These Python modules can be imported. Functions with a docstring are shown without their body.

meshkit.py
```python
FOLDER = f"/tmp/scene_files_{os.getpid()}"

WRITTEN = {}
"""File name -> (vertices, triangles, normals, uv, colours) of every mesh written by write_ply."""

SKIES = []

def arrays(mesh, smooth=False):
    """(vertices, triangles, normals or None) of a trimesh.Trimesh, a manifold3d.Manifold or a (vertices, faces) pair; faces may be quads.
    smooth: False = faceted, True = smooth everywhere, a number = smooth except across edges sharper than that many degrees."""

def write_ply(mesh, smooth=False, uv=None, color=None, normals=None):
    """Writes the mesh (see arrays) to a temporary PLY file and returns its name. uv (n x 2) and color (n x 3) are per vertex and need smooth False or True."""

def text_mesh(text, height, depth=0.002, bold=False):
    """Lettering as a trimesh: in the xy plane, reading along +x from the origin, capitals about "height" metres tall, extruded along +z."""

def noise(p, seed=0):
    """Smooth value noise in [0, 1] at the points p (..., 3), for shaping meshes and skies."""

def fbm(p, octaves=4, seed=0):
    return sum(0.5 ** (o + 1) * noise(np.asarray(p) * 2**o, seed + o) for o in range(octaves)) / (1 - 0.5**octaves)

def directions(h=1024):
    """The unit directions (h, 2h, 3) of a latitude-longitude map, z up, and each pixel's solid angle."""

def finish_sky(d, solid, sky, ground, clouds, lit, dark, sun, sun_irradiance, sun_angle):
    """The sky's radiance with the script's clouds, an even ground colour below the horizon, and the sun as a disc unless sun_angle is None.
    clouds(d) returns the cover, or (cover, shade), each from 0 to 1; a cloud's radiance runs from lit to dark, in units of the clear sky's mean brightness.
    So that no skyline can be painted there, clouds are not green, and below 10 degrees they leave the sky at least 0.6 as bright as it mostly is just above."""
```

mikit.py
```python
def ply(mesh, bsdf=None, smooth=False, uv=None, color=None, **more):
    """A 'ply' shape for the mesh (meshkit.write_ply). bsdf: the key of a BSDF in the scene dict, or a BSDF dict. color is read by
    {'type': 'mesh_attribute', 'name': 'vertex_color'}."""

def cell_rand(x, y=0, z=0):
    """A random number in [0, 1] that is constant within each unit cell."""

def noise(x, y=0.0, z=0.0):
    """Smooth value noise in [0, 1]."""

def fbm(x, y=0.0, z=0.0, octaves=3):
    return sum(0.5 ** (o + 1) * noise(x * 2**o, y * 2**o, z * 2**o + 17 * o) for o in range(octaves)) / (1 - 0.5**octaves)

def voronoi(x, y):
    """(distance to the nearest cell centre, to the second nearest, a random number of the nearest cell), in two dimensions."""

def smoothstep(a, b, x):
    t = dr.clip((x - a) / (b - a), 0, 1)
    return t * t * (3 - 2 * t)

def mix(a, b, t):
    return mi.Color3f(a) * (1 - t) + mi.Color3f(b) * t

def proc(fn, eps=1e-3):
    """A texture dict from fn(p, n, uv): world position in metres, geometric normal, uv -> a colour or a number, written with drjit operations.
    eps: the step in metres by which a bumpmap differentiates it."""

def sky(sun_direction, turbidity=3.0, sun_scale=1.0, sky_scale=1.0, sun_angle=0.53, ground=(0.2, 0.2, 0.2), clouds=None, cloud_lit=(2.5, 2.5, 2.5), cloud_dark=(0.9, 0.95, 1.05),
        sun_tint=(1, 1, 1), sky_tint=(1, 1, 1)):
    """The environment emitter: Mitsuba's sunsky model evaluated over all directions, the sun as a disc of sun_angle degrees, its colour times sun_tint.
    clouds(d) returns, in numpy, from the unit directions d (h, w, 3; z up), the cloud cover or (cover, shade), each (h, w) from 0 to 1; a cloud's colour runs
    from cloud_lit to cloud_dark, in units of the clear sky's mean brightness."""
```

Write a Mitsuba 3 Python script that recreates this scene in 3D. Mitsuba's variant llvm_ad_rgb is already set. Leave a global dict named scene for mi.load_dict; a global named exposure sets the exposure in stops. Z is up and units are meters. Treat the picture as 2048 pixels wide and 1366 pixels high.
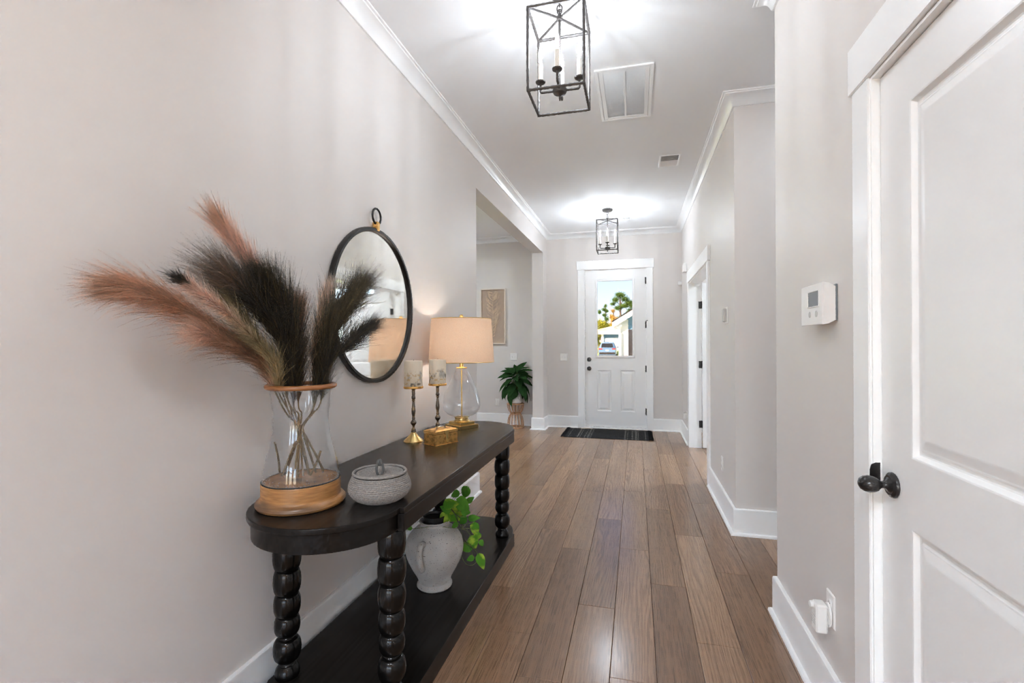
import math, random
import numpy as np, trimesh, shapely
from shapely.geometry import Polygon, box as sbox
import drjit as dr
import mitsuba as mi
import mikit, meshkit
from mikit import proc, noise, fbm, voronoi, cell_rand, smoothstep, mix

T = mi.ScalarTransform4f
scene, labels = {}, {}
rng = np.random.default_rng(7)

# ---------------------------------------------------------------- camera, sky, exposure
YAW, PITCH, ROLL, FPX = .25245, .00245, .0036, 958.4
EYE = np.array([0, 0, 1.335])
def cam_axes():
    cy, sy = math.cos(YAW), math.sin(YAW)
    f = np.array([-sy*math.cos(PITCH), cy*math.cos(PITCH), math.sin(PITCH)])
    r = np.array([cy, sy, 0]); d = np.cross(f, r)
    return math.cos(ROLL)*r + math.sin(ROLL)*d, -math.sin(ROLL)*r + math.cos(ROLL)*d, f
_r, _d, _f = cam_axes()
scene['camera'] = {'type': 'perspective', 'fov': math.degrees(2*math.atan(1024/FPX)), 'fov_axis': 'x', 'near_clip': .05, 'far_clip': 500,
                   'to_world': T().look_at(origin=EYE.tolist(), target=(EYE+_f).tolist(), up=(-_d).tolist())}
exposure = 2.33
SUN = (-0.55, -0.62, 0.56)
scene['sky'] = mikit.sky(SUN, turbidity=3.5, sun_scale=16.0, sky_scale=9.0, ground=(.3, .3, .27), sky_tint=(1.0, .97, .98))
scene['sky']['sampling_weight'] = 3.0
BULB, TABLE_BULB, FILL_LAMP = 104.0, 17.0, 24.0
WARM, COOL = (.885, .97, 1.07), (.868, .97, 1.085)

# ---------------------------------------------------------------- helpers
def num(key):
    if key not in scene and key not in taken: taken.add(key); return key
    i = 1
    while f'{key}_{i:03d}' in taken or f'{key}_{i:03d}' in scene: i += 1
    k = f'{key}_{i:03d}'; taken.add(k); return k
taken = set()
def thing(name, label, cat=None, group=None, kind=None):
    k = num(name); d = {'label': label}
    if cat: d['category'] = cat
    if group: d['group'] = group
    if kind: d['kind'] = kind
    labels[k] = d
    return k
def put(parent, name, shape, label=None, kind=None):
    """a part of parent"""
    k = num(parent + '__' + name); scene[k] = shape
    if label or kind: labels[k] = {a: b for a, b in (('label', label), ('kind', kind)) if b}
    return k
def part(parent, name, mesh, mat, smooth=35, label=None, kind=None, **kw):
    return put(parent, name, mikit.ply(mesh, mat, smooth=smooth, **kw), label, kind)
def one(name, mesh, mat, label, cat, smooth=35, group=None, kind=None, **kw):
    k = thing(name, label, cat, group, kind); scene[k] = mikit.ply(mesh, mat, smooth=smooth, **kw); return k
def struct(name, mesh, mat, label, smooth=False, **kw):
    taken.add(name); labels[name] = {'label': label, 'kind': 'structure'}
    if mesh is not None: scene[name] = mikit.ply(mesh, mat, smooth=smooth, **kw)
    return name
def cat(ms): return trimesh.util.concatenate([m for m in ms])
def hull(p): return trimesh.convex.convex_hull(np.asarray(p, float))
def bx(x0, x1, y0, y1, z0, z1, b=0.0):
    if x1 < x0: x0, x1 = x1, x0
    if y1 < y0: y0, y1 = y1, y0
    if z1 < z0: z0, z1 = z1, z0
    if b <= 0:
        return trimesh.creation.box(bounds=[[x0, y0, z0], [x1, y1, z1]])
    P = []
    for i, x in enumerate((x0, x1)):
        for j, y in enumerate((y0, y1)):
            for k, z in enumerate((z0, z1)):
                sx, sy, sz = (b if i == 0 else -b), (b if j == 0 else -b), (b if k == 0 else -b)
                P += [(x, y+sy, z+sz), (x+sx, y, z+sz), (x+sx, y+sy, z)]
    return hull(P)
def lathe(prof, n=48, c=(0, 0, 0), close=False):
    """prof: (r, z) from bottom to top"""
    prof = np.asarray(prof, float); m = len(prof)
    a = np.arange(n)*2*np.pi/n
    V = np.stack([prof[:, None, 0]*np.cos(a), prof[:, None, 0]*np.sin(a), np.broadcast_to(prof[:, None, 1], (m, n))], -1).reshape(-1, 3)
    F = []
    for i in range(m-1 if not close else m):
        i2 = (i+1) % m; j = np.arange(n); j2 = (j+1) % n
        A, B, C, D = i*n+j, i*n+j2, i2*n+j2, i2*n+j
        F += [np.stack([A, B, C], 1), np.stack([A, C, D], 1)]
    t = trimesh.Trimesh(V+np.asarray(c, float), np.vstack(F), process=False)
    if not close:   # drop the empty triangles on the axis
        t.merge_vertices()
        t.update_faces(t.nondegenerate_faces())
    return t
def smoothcurve(P, n):
    """Catmull-Rom through P"""
    P = np.asarray(P, float); Q = np.vstack([2*P[0]-P[1], P, 2*P[-1]-P[-2]])
    out = []
    m = len(P)-1
    for s in np.linspace(0, m, n):
        i = min(int(s), m-1); t = s-i
        a, b, c, d = Q[i], Q[i+1], Q[i+2], Q[i+3]
        out.append(.5*((2*b)+(-a+c)*t+(2*a-5*b+4*c-d)*t*t+(-a+3*b-3*c+d)*t**3))
    return np.array(out)
def tube(P, r, n=10, closed=False, cap=True):
    P = np.asarray(P, float); m = len(P); r = np.broadcast_to(np.asarray(r, float), (m,))
    tan = np.gradient(P, axis=0) if not closed else np.roll(P, -1, 0)-np.roll(P, 1, 0)
    tan /= np.linalg.norm(tan, axis=1, keepdims=True)+1e-12
    u = np.cross(tan[0], [0, 0, 1.0])
    if np.linalg.norm(u) < 1e-3: u = np.cross(tan[0], [1.0, 0, 0])
    u /= np.linalg.norm(u); U = [u]
    for i in range(1, m):
        u = U[-1]-tan[i]*(U[-1]@tan[i]); u /= np.linalg.norm(u)+1e-12; U.append(u)
    U = np.array(U); W = np.cross(tan, U); a = np.arange(n)*2*np.pi/n
    V = (P[:, None]+r[:, None, None]*(U[:, None]*np.cos(a)[None, :, None]+W[:, None]*np.sin(a)[None, :, None])).reshape(-1, 3)
    F = []; j = np.arange(n); j2 = (j+1) % n
    for i in range(m if closed else m-1):
        i2 = (i+1) % m
        F += [np.stack([i*n+j, i*n+j2, i2*n+j2], 1), np.stack([i*n+j, i2*n+j2, i2*n+j], 1)]
    if cap and not closed:
        V = np.vstack([V, P[0], P[-1]])
        F += [np.stack([j2, j, j*0+m*n], 1), np.stack([(m-1)*n+j, (m-1)*n+j2, j*0+m*n+1], 1)]
    return trimesh.Trimesh(V, np.vstack(F), process=False)
def ring(c, R, r, axis='z', n=48, k=10, a0=0, a1=2*np.pi):
    full = abs(a1-a0-2*np.pi) < 1e-6
    a = np.linspace(a0, a1, n, endpoint=not full)
    o = np.zeros(n); ca, sa = R*np.cos(a), R*np.sin(a)
    P = {'z': np.stack([ca, sa, o], 1), 'x': np.stack([o, ca, sa], 1), 'y': np.stack([ca, o, sa], 1)}[axis]+np.asarray(c, float)
    return tube(P, r, k, closed=full)
def ball(c, r, s=2, sc=(1, 1, 1)):
    m = trimesh.creation.icosphere(subdivisions=s, radius=r); m.apply_scale(sc); m.apply_translation(c); return m
def cyl(p0, p1, r, n=20): return tube([p0, p1], r, n)
def ext(poly, h, z=0.0):
    ms = [trimesh.creation.extrude_polygon(g, h, engine='earcut') for g in getattr(poly, 'geoms', [poly])]
    m = cat(ms); m.apply_translation((0, 0, z)); return m
def frame(o, U, V):
    """local (u, v, w) -> world, w = U x V"""
    U, V = np.asarray(U, float), np.asarray(V, float); M = np.eye(4)
    M[:3, 0], M[:3, 1], M[:3, 2], M[:3, 3] = U, V, np.cross(U, V), o
    return M
def tf(m, M): m = m.copy(); m.apply_transform(M); return m
def rotz(m, deg, c=(0, 0, 0)): m = m.copy(); m.apply_transform(trimesh.transformations.rotation_matrix(math.radians(deg), [0, 0, 1], c)); return m
def sweep(profile, path, closed=False):
    """profile (u, z) with u measured to the LEFT of the path's direction; path of (x, y); mitred corners"""
    P = np.asarray(path, float); m = len(P); pr = np.asarray(profile, float); k = len(pr)
    V = []
    for i in range(m):
        d0 = P[i]-P[i-1] if (i > 0 or closed) else None
        d1 = P[(i+1) % m]-P[i] if (i < m-1 or closed) else None
        if d0 is None: d0 = d1
        if d1 is None: d1 = d0
        n0 = np.array([-d0[1], d0[0]])/np.linalg.norm(d0); n1 = np.array([-d1[1], d1[0]])/np.linalg.norm(d1)
        b = (n0+n1)/(1+n0@n1)
        V.append(np.column_stack([P[i]+pr[:, :1]*b, pr[:, 1]]))
    V = np.vstack(V); F = []; j = np.arange(k); j2 = (j+1) % k
    for i in range(m if closed else m-1):
        i2 = (i+1) % m
        F += [np.stack([i*k+j, i2*k+j, i2*k+j2], 1), np.stack([i*k+j, i2*k+j2, i*k+j2], 1)]
    t = trimesh.Trimesh(V, np.vstack(F), process=False)
    if not closed:
        tri = trimesh.creation.triangulate_polygon(Polygon(pr), engine='earcut')
        e0 = trimesh.Trimesh(np.column_stack([P[0]+tri[0][:, :1]*(V[:1, :2]-P[0])*0, tri[0]*0, tri[0][:, :1]]) if False else _endcap(tri, V[:k], pr), tri[1], process=False)
        e1 = trimesh.Trimesh(_endcap(tri, V[-k:], pr), tri[1][:, ::-1], process=False)
        t = cat([t, e0, e1])
    t.merge_vertices(); t.fix_normals()
    return t
def _endcap(tri, ends, pr):
    out = []
    for q in tri[0]: out.append(ends[np.argmin(((pr-q)**2).sum(1))])
    return np.array(out)
def wallpoly(outer, holes=()):
    p = Polygon(outer)
    for h in holes: p = p.difference(sbox(*h))
    return p
def wall_x(poly, x0, x1):   # polygon in (y, z), thickness in x
    return tf(ext(poly, abs(x1-x0)), frame((min(x0, x1), 0, 0), (0, 1, 0), (0, 0, 1)))
def wall_y(poly, y0, y1):   # polygon in (x, z), thickness in y
    return tf(ext(poly, abs(y1-y0)), frame((0, max(y0, y1), 0), (1, 0, 0), (0, 0, 1)))

# ---------------------------------------------------------------- materials
def rgb(*c): return {'type': 'rgb', 'value': list(c)}
def srgb(r, g, b): return [((v/255+.055)/1.055)**2.4 if v > 10 else v/255/12.92 for v in (r, g, b)]
def pr(base, rough=.5, metal=0.0, spec=.5, **kw):
    return {'type': 'principled', 'base_color': base if isinstance(base, dict) else rgb(*base), 'roughness': rough, 'metallic': metal, **({'specular': spec} if metal == 0 else {}), **kw}
def bump(b, fn, scale, eps=1e-3): return {'type': 'bumpmap', 'arbitrary': proc(fn, eps), 'scale': scale, 'bsdf': b}
def mat(name, b, two=True):
    scene['m_'+name] = {'type': 'twosided', 'bsdf': b} if two else b
    return 'm_'+name
P3 = lambda p, s: (p.x*s, p.y*s, p.z*s)
WALL = mat('wall_paint', bump(pr((.645, .610, .584), .5, spec=.3), lambda p, n, uv: noise(*P3(p, 420.))*.6+noise(*P3(p, 170.))*.4, .00022, 6e-4))
CEIL = mat('ceiling_paint', pr((.775, .785, .79), .75, spec=.2))
TRIM = mat('trim_white', pr((.85, .855, .85), .33, spec=.5))
DOORW = mat('door_white', pr((.80, .798, .79), .35, spec=.5))
def plank_fn(seed, light, dark):
    def fn(p, n, uv):
        x, y = p.x+seed*3.71, p.y+seed*5.13
        wob = fbm(x*5., y*.55, seed, 3)
        ringv = (x+.05*wob)*55.+fbm(x*9., y*.8, seed+4., 3)*9.
        fr = ringv-dr.floor(ringv)
        rg = smoothstep(.0, .55, fr)*(1-smoothstep(.75, 1., fr))
        pore = smoothstep(.52, .75, noise(x*620., y*16., seed))
        streak = fbm(x*70., y*1.6, seed+9., 3)
        broad = fbm(x*6., y*.9, seed+2., 2)
        t = dr.clip(.50*rg*smoothstep(.3, .7, wob)+.55*streak+.35*broad-.45*pore-.0, 0, 1)
        return mix(dark, light, t)
    return fn
PLK = []
for i, (l, d) in enumerate([((0.298, 0.180, 0.109), (0.135, 0.074, 0.043)), ((0.268, 0.159, 0.095), (0.121, 0.068, 0.038)), ((0.316, 0.195, 0.120), (0.155, 0.089, 0.051)),
                            ((0.255, 0.147, 0.086), (0.107, 0.059, 0.033)), ((0.288, 0.170, 0.101), (0.132, 0.073, 0.041)), ((0.304, 0.182, 0.111), (0.141, 0.081, 0.047))]):
    f = plank_fn(float(i+1), l, d)
    PLK.append(mat(f'plank_{i}', pr(proc(f), .20, spec=.55)))
SUBF = mat('floor_gap', pr((.05, .035, .028), .8))
BLACKWOOD = mat('black_wood', bump(pr(proc(lambda p, n, uv: mix((.004, .0035, .0032), (.013, .011, .010), fbm(p.x*90., p.y*4., p.z*40., 3))), .18, spec=.17),
    lambda p, n, uv: fbm(p.x*150., p.y*4., p.z*60., 2), .0011))
BLACKTURN = mat('black_turned', pr((.0022, .002, .0019), .15, spec=.36))
BLACKMETAL = mat('black_metal', bump(pr((.008, .0075, .007), .38, spec=.35), lambda p, n, uv: noise(*P3(p, 140.)), .0012))
IRON = mat('hammered_iron', bump(pr((.035, .031, .028), .42, spec=.7), lambda p, n, uv: noise(*P3(p, 95.)), .003))
BRASS = mat('antique_brass', pr(proc(lambda p, n, uv: mix((.90, .54, .18), (.52, .28, .085), smoothstep(.35, .75, fbm(*P3(p, 60.), 3)))), .38, .9))
GOLD = mat('polished_brass', pr((.83, .60, .25), .20, 1.0))
PEWTER = mat('pewter', pr(proc(lambda p, n, uv: mix((.13, .115, .10), (.30, .21, .12), smoothstep(.4, .7, fbm(*P3(p, 45.), 3)))), .25, .95))
LINEN = mat('linen', bump({'type': 'principledthin', 'base_color': proc(lambda p, n, uv: mix((.64, .46, .33), (.78, .59, .44), noise(p.x*260., p.y*260., p.z*900.)*.6+.4*noise(p.x*700., p.y*700., p.z*120.))), 'roughness': .8, 'diff_trans': .20, 'spec_trans': 0.0, 'eta': 1.3},
    lambda p, n, uv: noise(p.x*500., p.y*500., p.z*1400.), .0004), two=False)
THIN = mat('clear_glass', {'type': 'thindielectric', 'int_ior': 1.5}, two=False)
DIMMED = mat('dimmed_glass', {'type': 'thindielectric', 'int_ior': 1.14, 'specular_transmittance': rgb(.172, .156, .160)}, two=False)  # added tint that dims the daylight seen through the front door pane
SOLIDGLASS = mat('solid_glass', {'type': 'dielectric', 'int_ior': 1.5}, two=False)
BUBBLE = mat('air_bubble', {'type': 'dielectric', 'int_ior': 1.0, 'ext_ior': 1.5}, two=False)
def mango(p, n, uv):
    w = fbm(p.x*6., p.y*6., p.z*30., 3)
    g = fbm(p.x*30.+w*3, p.y*30., p.z*160., 3)
    dk = smoothstep(.50, .74, fbm(p.x*9.+3., p.y*9., p.z*14., 2))
    return mix(mix((.20, .085, .026), (.46, .235, .085), g), (.05, .035, .027), dk*.75)
MANGO = mat('mango_wood', pr(proc(mango), .32, spec=.5))
RIMWOOD = mat('rim_wood', pr(proc(lambda p, n, uv: mix((.16, .055, .018), (.42, .18, .065), fbm(p.x*40., p.y*40., p.z*200., 3))), .3))
def waxfn(p, n, uv):
    z = p.z-1.080
    lo = 1-smoothstep(.05, .115, z)
    a = smoothstep(.50, .78, fbm(p.x*36.+1., p.y*36., p.z*14., 4))*lo
    b = smoothstep(.54, .70, fbm(p.x*44.+9., p.y*44., p.z*30., 4))*lo
    g = smoothstep(.60, .72, fbm(p.x*90.+5., p.y*90., p.z*80., 2))*lo
    c = mix((.76, .68, .55), (.48, .40, .30), smoothstep(.10, .0, z)*.75)
    c = mix(c, (.20, .22, .23), a*.75); c = mix(c, (.07, .055, .045), b*.85); return mix(c, (.50, .34, .15), g*.8)
WAX = mat('marbled_wax', pr(proc(waxfn), .4, spec=.4))
ROPE = mat('grey_rope', pr(proc(lambda p, n, uv: mix((.17, .157, .147), (.265, .247, .232), smoothstep(.25, .75, noise(p.x*420., p.y*420., p.z*420.)))), .85, spec=.15))
ROPEDARK = mat('dark_rope', pr((.10, .10, .098), .8, spec=.2))
URN = mat('grey_stoneware', bump(pr(proc(lambda p, n, uv: mix(mix((.33, .32, .305), (.50, .49, .47), fbm(*P3(p, 14.), 3)), (.14, .135, .13), smoothstep(.80, .88, noise(*P3(p, 210.))))), .8, spec=.2),
    lambda p, n, uv: -smoothstep(.76, .88, noise(*P3(p, 210.)))+.4*noise(*P3(p, 40.)), .0010))
CERAM = mat('white_ceramic', pr((.78, .77, .75), .3))
RATTAN = mat('rattan', pr(proc(lambda p, n, uv: mix((.34, .17, .085), (.56, .33, .19), fbm(*P3(p, 50.), 2))), .45))
LEAFD = mat('dark_leaf', {'type': 'principledthin', 'base_color': proc(lambda p, n, uv: mix((.012, .035, .012), (.035, .085, .028), fbm(*P3(p, 30.), 2))), 'roughness': .35, 'diff_trans': .35, 'spec_trans': 0.0, 'eta': 1.45}, two=False)
LEAFP = mat('pothos_leaf', {'type': 'principledthin', 'base_color': proc(lambda p, n, uv: mix((.09, .26, .028), (.44, .58, .07), smoothstep(.40, .72, fbm(*P3(p, 26.), 3)))), 'roughness': .3, 'diff_trans': .6, 'spec_trans': 0.0, 'eta': 1.45}, two=False)
LEAFP2 = mat('pothos_leaf_deep', {'type': 'principledthin', 'base_color': proc(lambda p, n, uv: mix((.04, .16, .022), (.13, .33, .045), fbm(*P3(p, 30.), 2))), 'roughness': .3, 'diff_trans': .5, 'spec_trans': 0.0, 'eta': 1.45}, two=False)
STEM = mat('green_stem', pr((.10, .13, .035), .5))
VINE = mat('dark_vine', pr((.035, .04, .018), .5))
SOIL = mat('nursery_pot', pr((.012, .012, .012), .45))
MIRROR = mat('mirror_silver', {'type': 'conductor', 'material': 'Ag', 'specular_reflectance': rgb(.92, .92, .92)})
PLASTIC = mat('white_plastic', pr((.78, .765, .745), .35))
PLASTIC2 = mat('off_white_plastic', pr((.50, .485, .465), .4))
SCREEN = mat('grey_screen', pr((.17, .19, .205), .18))
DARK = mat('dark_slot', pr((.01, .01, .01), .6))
KNOBBLACK = mat('knob_black', pr((.012, .011, .011), .24, spec=.55))
CANDLE = mat('candle_sleeve', pr((.80, .78, .73), .4))
BULBM = mat('bulb_glass', pr((.85, .85, .82), .3))
ARTBACK = mat('art_linen', pr(proc(lambda p, n, uv: mix((.40, .30, .235), (.48, .37, .295), noise(p.x*300., p.z*300.))), .85, spec=.1))
ARTPALE = mat('art_frame_wood', pr((.70, .62, .53), .5))
ARTFROND = mat('art_frond', pr((.74, .59, .44), .7, spec=.2))
def rugfn(p, n, uv):
    x = p.x
    weave = noise(p.x*330., p.y*90., 1.)
    line = mi.Float(0)
    for c, w in ((-.93, .006), (-.80, .012), (-.765, .006), (-.70, .007), (-.655, .014), (-.62, .006), (-.15, .012), (-.115, .006), (-.05, .012), (.0, .016), (.03, .006), (.13, .007)):
        line = line+(1-smoothstep(w*.6, w, dr.abs(x-c)))
    cross = mi.Float(0)
    for c in (6.84, 6.97, 7.10, 7.24, 7.37): cross = cross+(1-smoothstep(.002, .005, dr.abs(p.y-c)))
    t = dr.clip((line*.75+cross*.5)*smoothstep(.35, .6, weave), 0, 1)
    return mix(mix((.008, .008, .009), (.030, .030, .031), weave), (.20, .195, .185), t)
RUG = mat('rug_cloth', pr(proc(rugfn), .95, spec=.1))
FRINGE = mat('rug_fringe', pr((.012, .012, .013), .9, spec=.1))
FEATHER = mat('feather', pr({'type': 'mesh_attribute', 'name': 'vertex_color'}, .62, spec=.25), two=False)
STALK = mat('dry_stalk', pr(proc(lambda p, n, uv: mix((.10, .065, .028), (.20, .145, .065), fbm(*P3(p, 40.), 2))), .55))
# ================================================================ THE SHELL
H = 3.05
LW, RW, TW = -1.37, .668, .122          # hall faces, wall thickness
# left wall with its wide opening into the dining room
struct('wall_left', wall_x(Polygon([(-.6, 0), (4.05, 0), (4.05, 2.713), (7.22, 2.713), (7.22, 0), (7.53, 0), (7.53, H), (-.6, H)]), -1.54, LW), WALL,
       'long greige hall wall on the left with a wide opening to the dining room')
# right: hall wall with double door, alcove, near wall with the closet door
struct('wall_right', wall_x(Polygon([(3.61, 0), (4.84, 0), (4.84, 2.09), (6.45, 2.09), (6.45, 0), (7.53, 0), (7.53, H), (3.61, H)]), RW, RW+TW), WALL,
       'greige hall wall on the right with the white double door opening')
struct('wall_alcove', wall_y(Polygon([(RW+TW, 0), (2.6, 0), (2.6, H), (RW+TW, H)]), 3.61, 3.73), WALL, 'short greige wall of the alcove facing the camera')
struct('wall_near_right', wall_x(Polygon([(-.6, 0), (.79, 0), (.79, 2.09), (1.588, 2.09), (1.588, 0), (2.60, 0), (2.60, H), (-.6, H)]), RW, RW+TW), WALL,
       'greige wall on the near right around the closet door')
struct('wall_alcove_side', wall_y(Polygon([(RW+TW, 0), (2.6, 0), (2.6, H), (RW+TW, H)]), 2.48, 2.60), WALL, 'greige side wall of the alcove')
struct('wall_alcove_end', wall_x(Polygon([(2.48, 0), (3.73, 0), (3.73, H), (2.48, H)]), 2.6, 2.72), WALL, 'greige end wall of the alcove')
FX0, FX1 = -.772, .160
struct('wall_front', wall_y(wallpoly([(-5.6, 0), (4.5, 0), (4.5, H), (-5.6, H)], [(FX0, -1, FX1, 2.458), (-5.1, .75, -3.2, 2.35), (1.7, .85, 3.5, 2.35)]), 7.53, 7.70), WALL,
       'greige wall at the far end around the front door')
struct('wall_dining_back', wall_y(Polygon([(-5.6, 0), (-1.54, 0), (-1.54, H), (-5.6, H)]), 3.78, 3.90), WALL, 'greige back wall of the dining room')
struct('wall_dining_side', wall_x(Polygon([(3.78, 0), (7.53, 0), (7.53, H), (3.78, H)]), -5.6, -5.5), WALL, 'greige side wall of the dining room')
struct('wall_office_side', wall_x(Polygon([(3.73, 0), (7.53, 0), (7.53, H), (3.73, H)]), 4.4, 4.5), WALL, 'greige side wall of the office')
struct('wall_office_back', wall_y(Polygon([(2.72, 0), (4.5, 0), (4.5, H), (2.72, H)]), 3.61, 3.73), WALL, 'greige back wall of the office')
# the living room behind the camera, with its windows
struct('wall_living_front_left', wall_y(Polygon([(-4.2, 0), (-1.54, 0), (-1.54, H), (-4.2, H)]), -.6, -.48), WALL, 'greige living room wall left of the hall')
struct('wall_living_front_right', wall_y(Polygon([(RW+TW, 0), (3.8, 0), (3.8, H), (RW+TW, H)]), -.6, -.48), WALL, 'greige living room wall right of the hall')
struct('wall_living_left', wall_x(Polygon([(-6, 0), (-.48, 0), (-.48, H), (-6, H)]), -4.32, -4.2), WALL, 'greige living room side wall')
struct('wall_living_right', wall_x(wallpoly([(-6, 0), (-.48, 0), (-.48, H), (-6, H)], [(-4.4, .5, -2.2, 2.4)]), 3.8, 3.92), WALL, 'greige living room wall with a window')
struct('wall_living_back', wall_y(wallpoly([(-4.32, 0), (3.92, 0), (3.92, H), (-4.32, H)], [(-2.6, .3, -1.5, 2.5), (-.9, .3, .2, 2.5), (.8, .3, 1.9, 2.5)]), -6.12, -6.0), WALL, 'greige living room wall with three tall windows')
struct('ceiling', bx(-5.6, 4.5, -6.12, 7.7, H, H+.12), CEIL, 'smooth light grey ceiling')
fl = struct('floor', bx(-5.6, 4.5, -6.12, 7.53, -.10, -.017), SUBF, 'wide oak plank floor in greyed brown')
# planks: 182 mm wide, 1.237 m long, staggered as in the photograph
PW, PL, X0 = .1823, 1.237, .0765
ph = {-1: 1.95, -2: 2.455, -3: 1.87, -4: 2.15, -5: 2.53, -6: 5.64, -7: 4.97, 0: 2.76, 1: 2.27, 2: 2.99, 3: 2.52, 4: 1.93, 5: 2.20, 6: 2.70}
plank = mikit.ply(bx(.0009, PW-.0009, .0009, PL-.0009, -.018, 0, .0016), PLK[0])
rp = np.random.default_rng(3)
rest = [[] for _ in PLK]
for k in range(-31, 25):
    p0 = ph.get(k, rp.uniform(0, PL)); xa = X0+k*PW
    j0 = math.floor((-6.1-p0)/PL)
    for j in range(j0, j0+13):
        ya = p0+j*PL; yb = min(ya+PL, 7.528)
        if ya > 7.45: continue
        v = int(rp.integers(len(PLK)))
        if -2.7 < xa < 1.2 and yb > 1.0 and yb-ya > .6 and not (xa > .75 and (yb < 2.5 or ya > 3.7)) and not (xa < -1.72 and ya < 3.6):
            q = dict(plank) if yb-ya > PL-.001 else mikit.ply(bx(.0009, PW-.0009, .0009, yb-ya-.0009, -.018, 0, .0016))
            q['bsdf'] = {'type': 'ref', 'id': PLK[v]}; q['to_world'] = T().translate([xa, ya, 0])
            put(fl, 'plank', q)
        else:
            y0 = max(ya, -6.0)
            if yb-y0 > .05 and -5.5 < xa < 4.3: rest[v].append(bx(xa+.0009, xa+PW-.0009, y0+.0009, yb-.0009, -.018, 0))
for v, m in enumerate(rest):
    part(fl, 'planking', cat(m), PLK[v], smooth=False, kind='stuff', label='oak planks of the far rooms')
struct('trim_threshold', cat([bx(FX0-.02, FX1+.02, 7.50, 7.70, 0, .022, .006), bx(FX0, FX1, 7.60, 7.72, 0, .03, .006)]), TRIM, 'pale threshold below the front door')
# baseboards with shoe moulding
BASE = [(0, 0), (.036, 0), (.0355, .005), (.033, .012), (.027, .0175), (.0185, .019), (.0185, .170), (.016, .178), (.012, .181), (0, .181)]
def base(side, path, label): struct('baseboard_'+side, sweep(BASE, path), TRIM, label, smooth=30)
base('left', [(LW, -.6), (LW, 4.05), (-1.54, 4.05)][::-1], 'white baseboard along the left hall wall behind the console')
base('column', [(-.872, 7.53), (LW, 7.53), (LW, 7.22), (-1.54, 7.22), (-1.54, 7.53)], 'white baseboard wrapped around the wall stub left of the front door')
base('entry_right', [(RW, 6.545), (RW, 7.53), (.250, 7.53)], 'white baseboard in the corner right of the front door')
base('right', [(1.9, 3.61), (RW, 3.61), (RW, 4.75)], 'white baseboard around the corner of the right hall wall')
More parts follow.
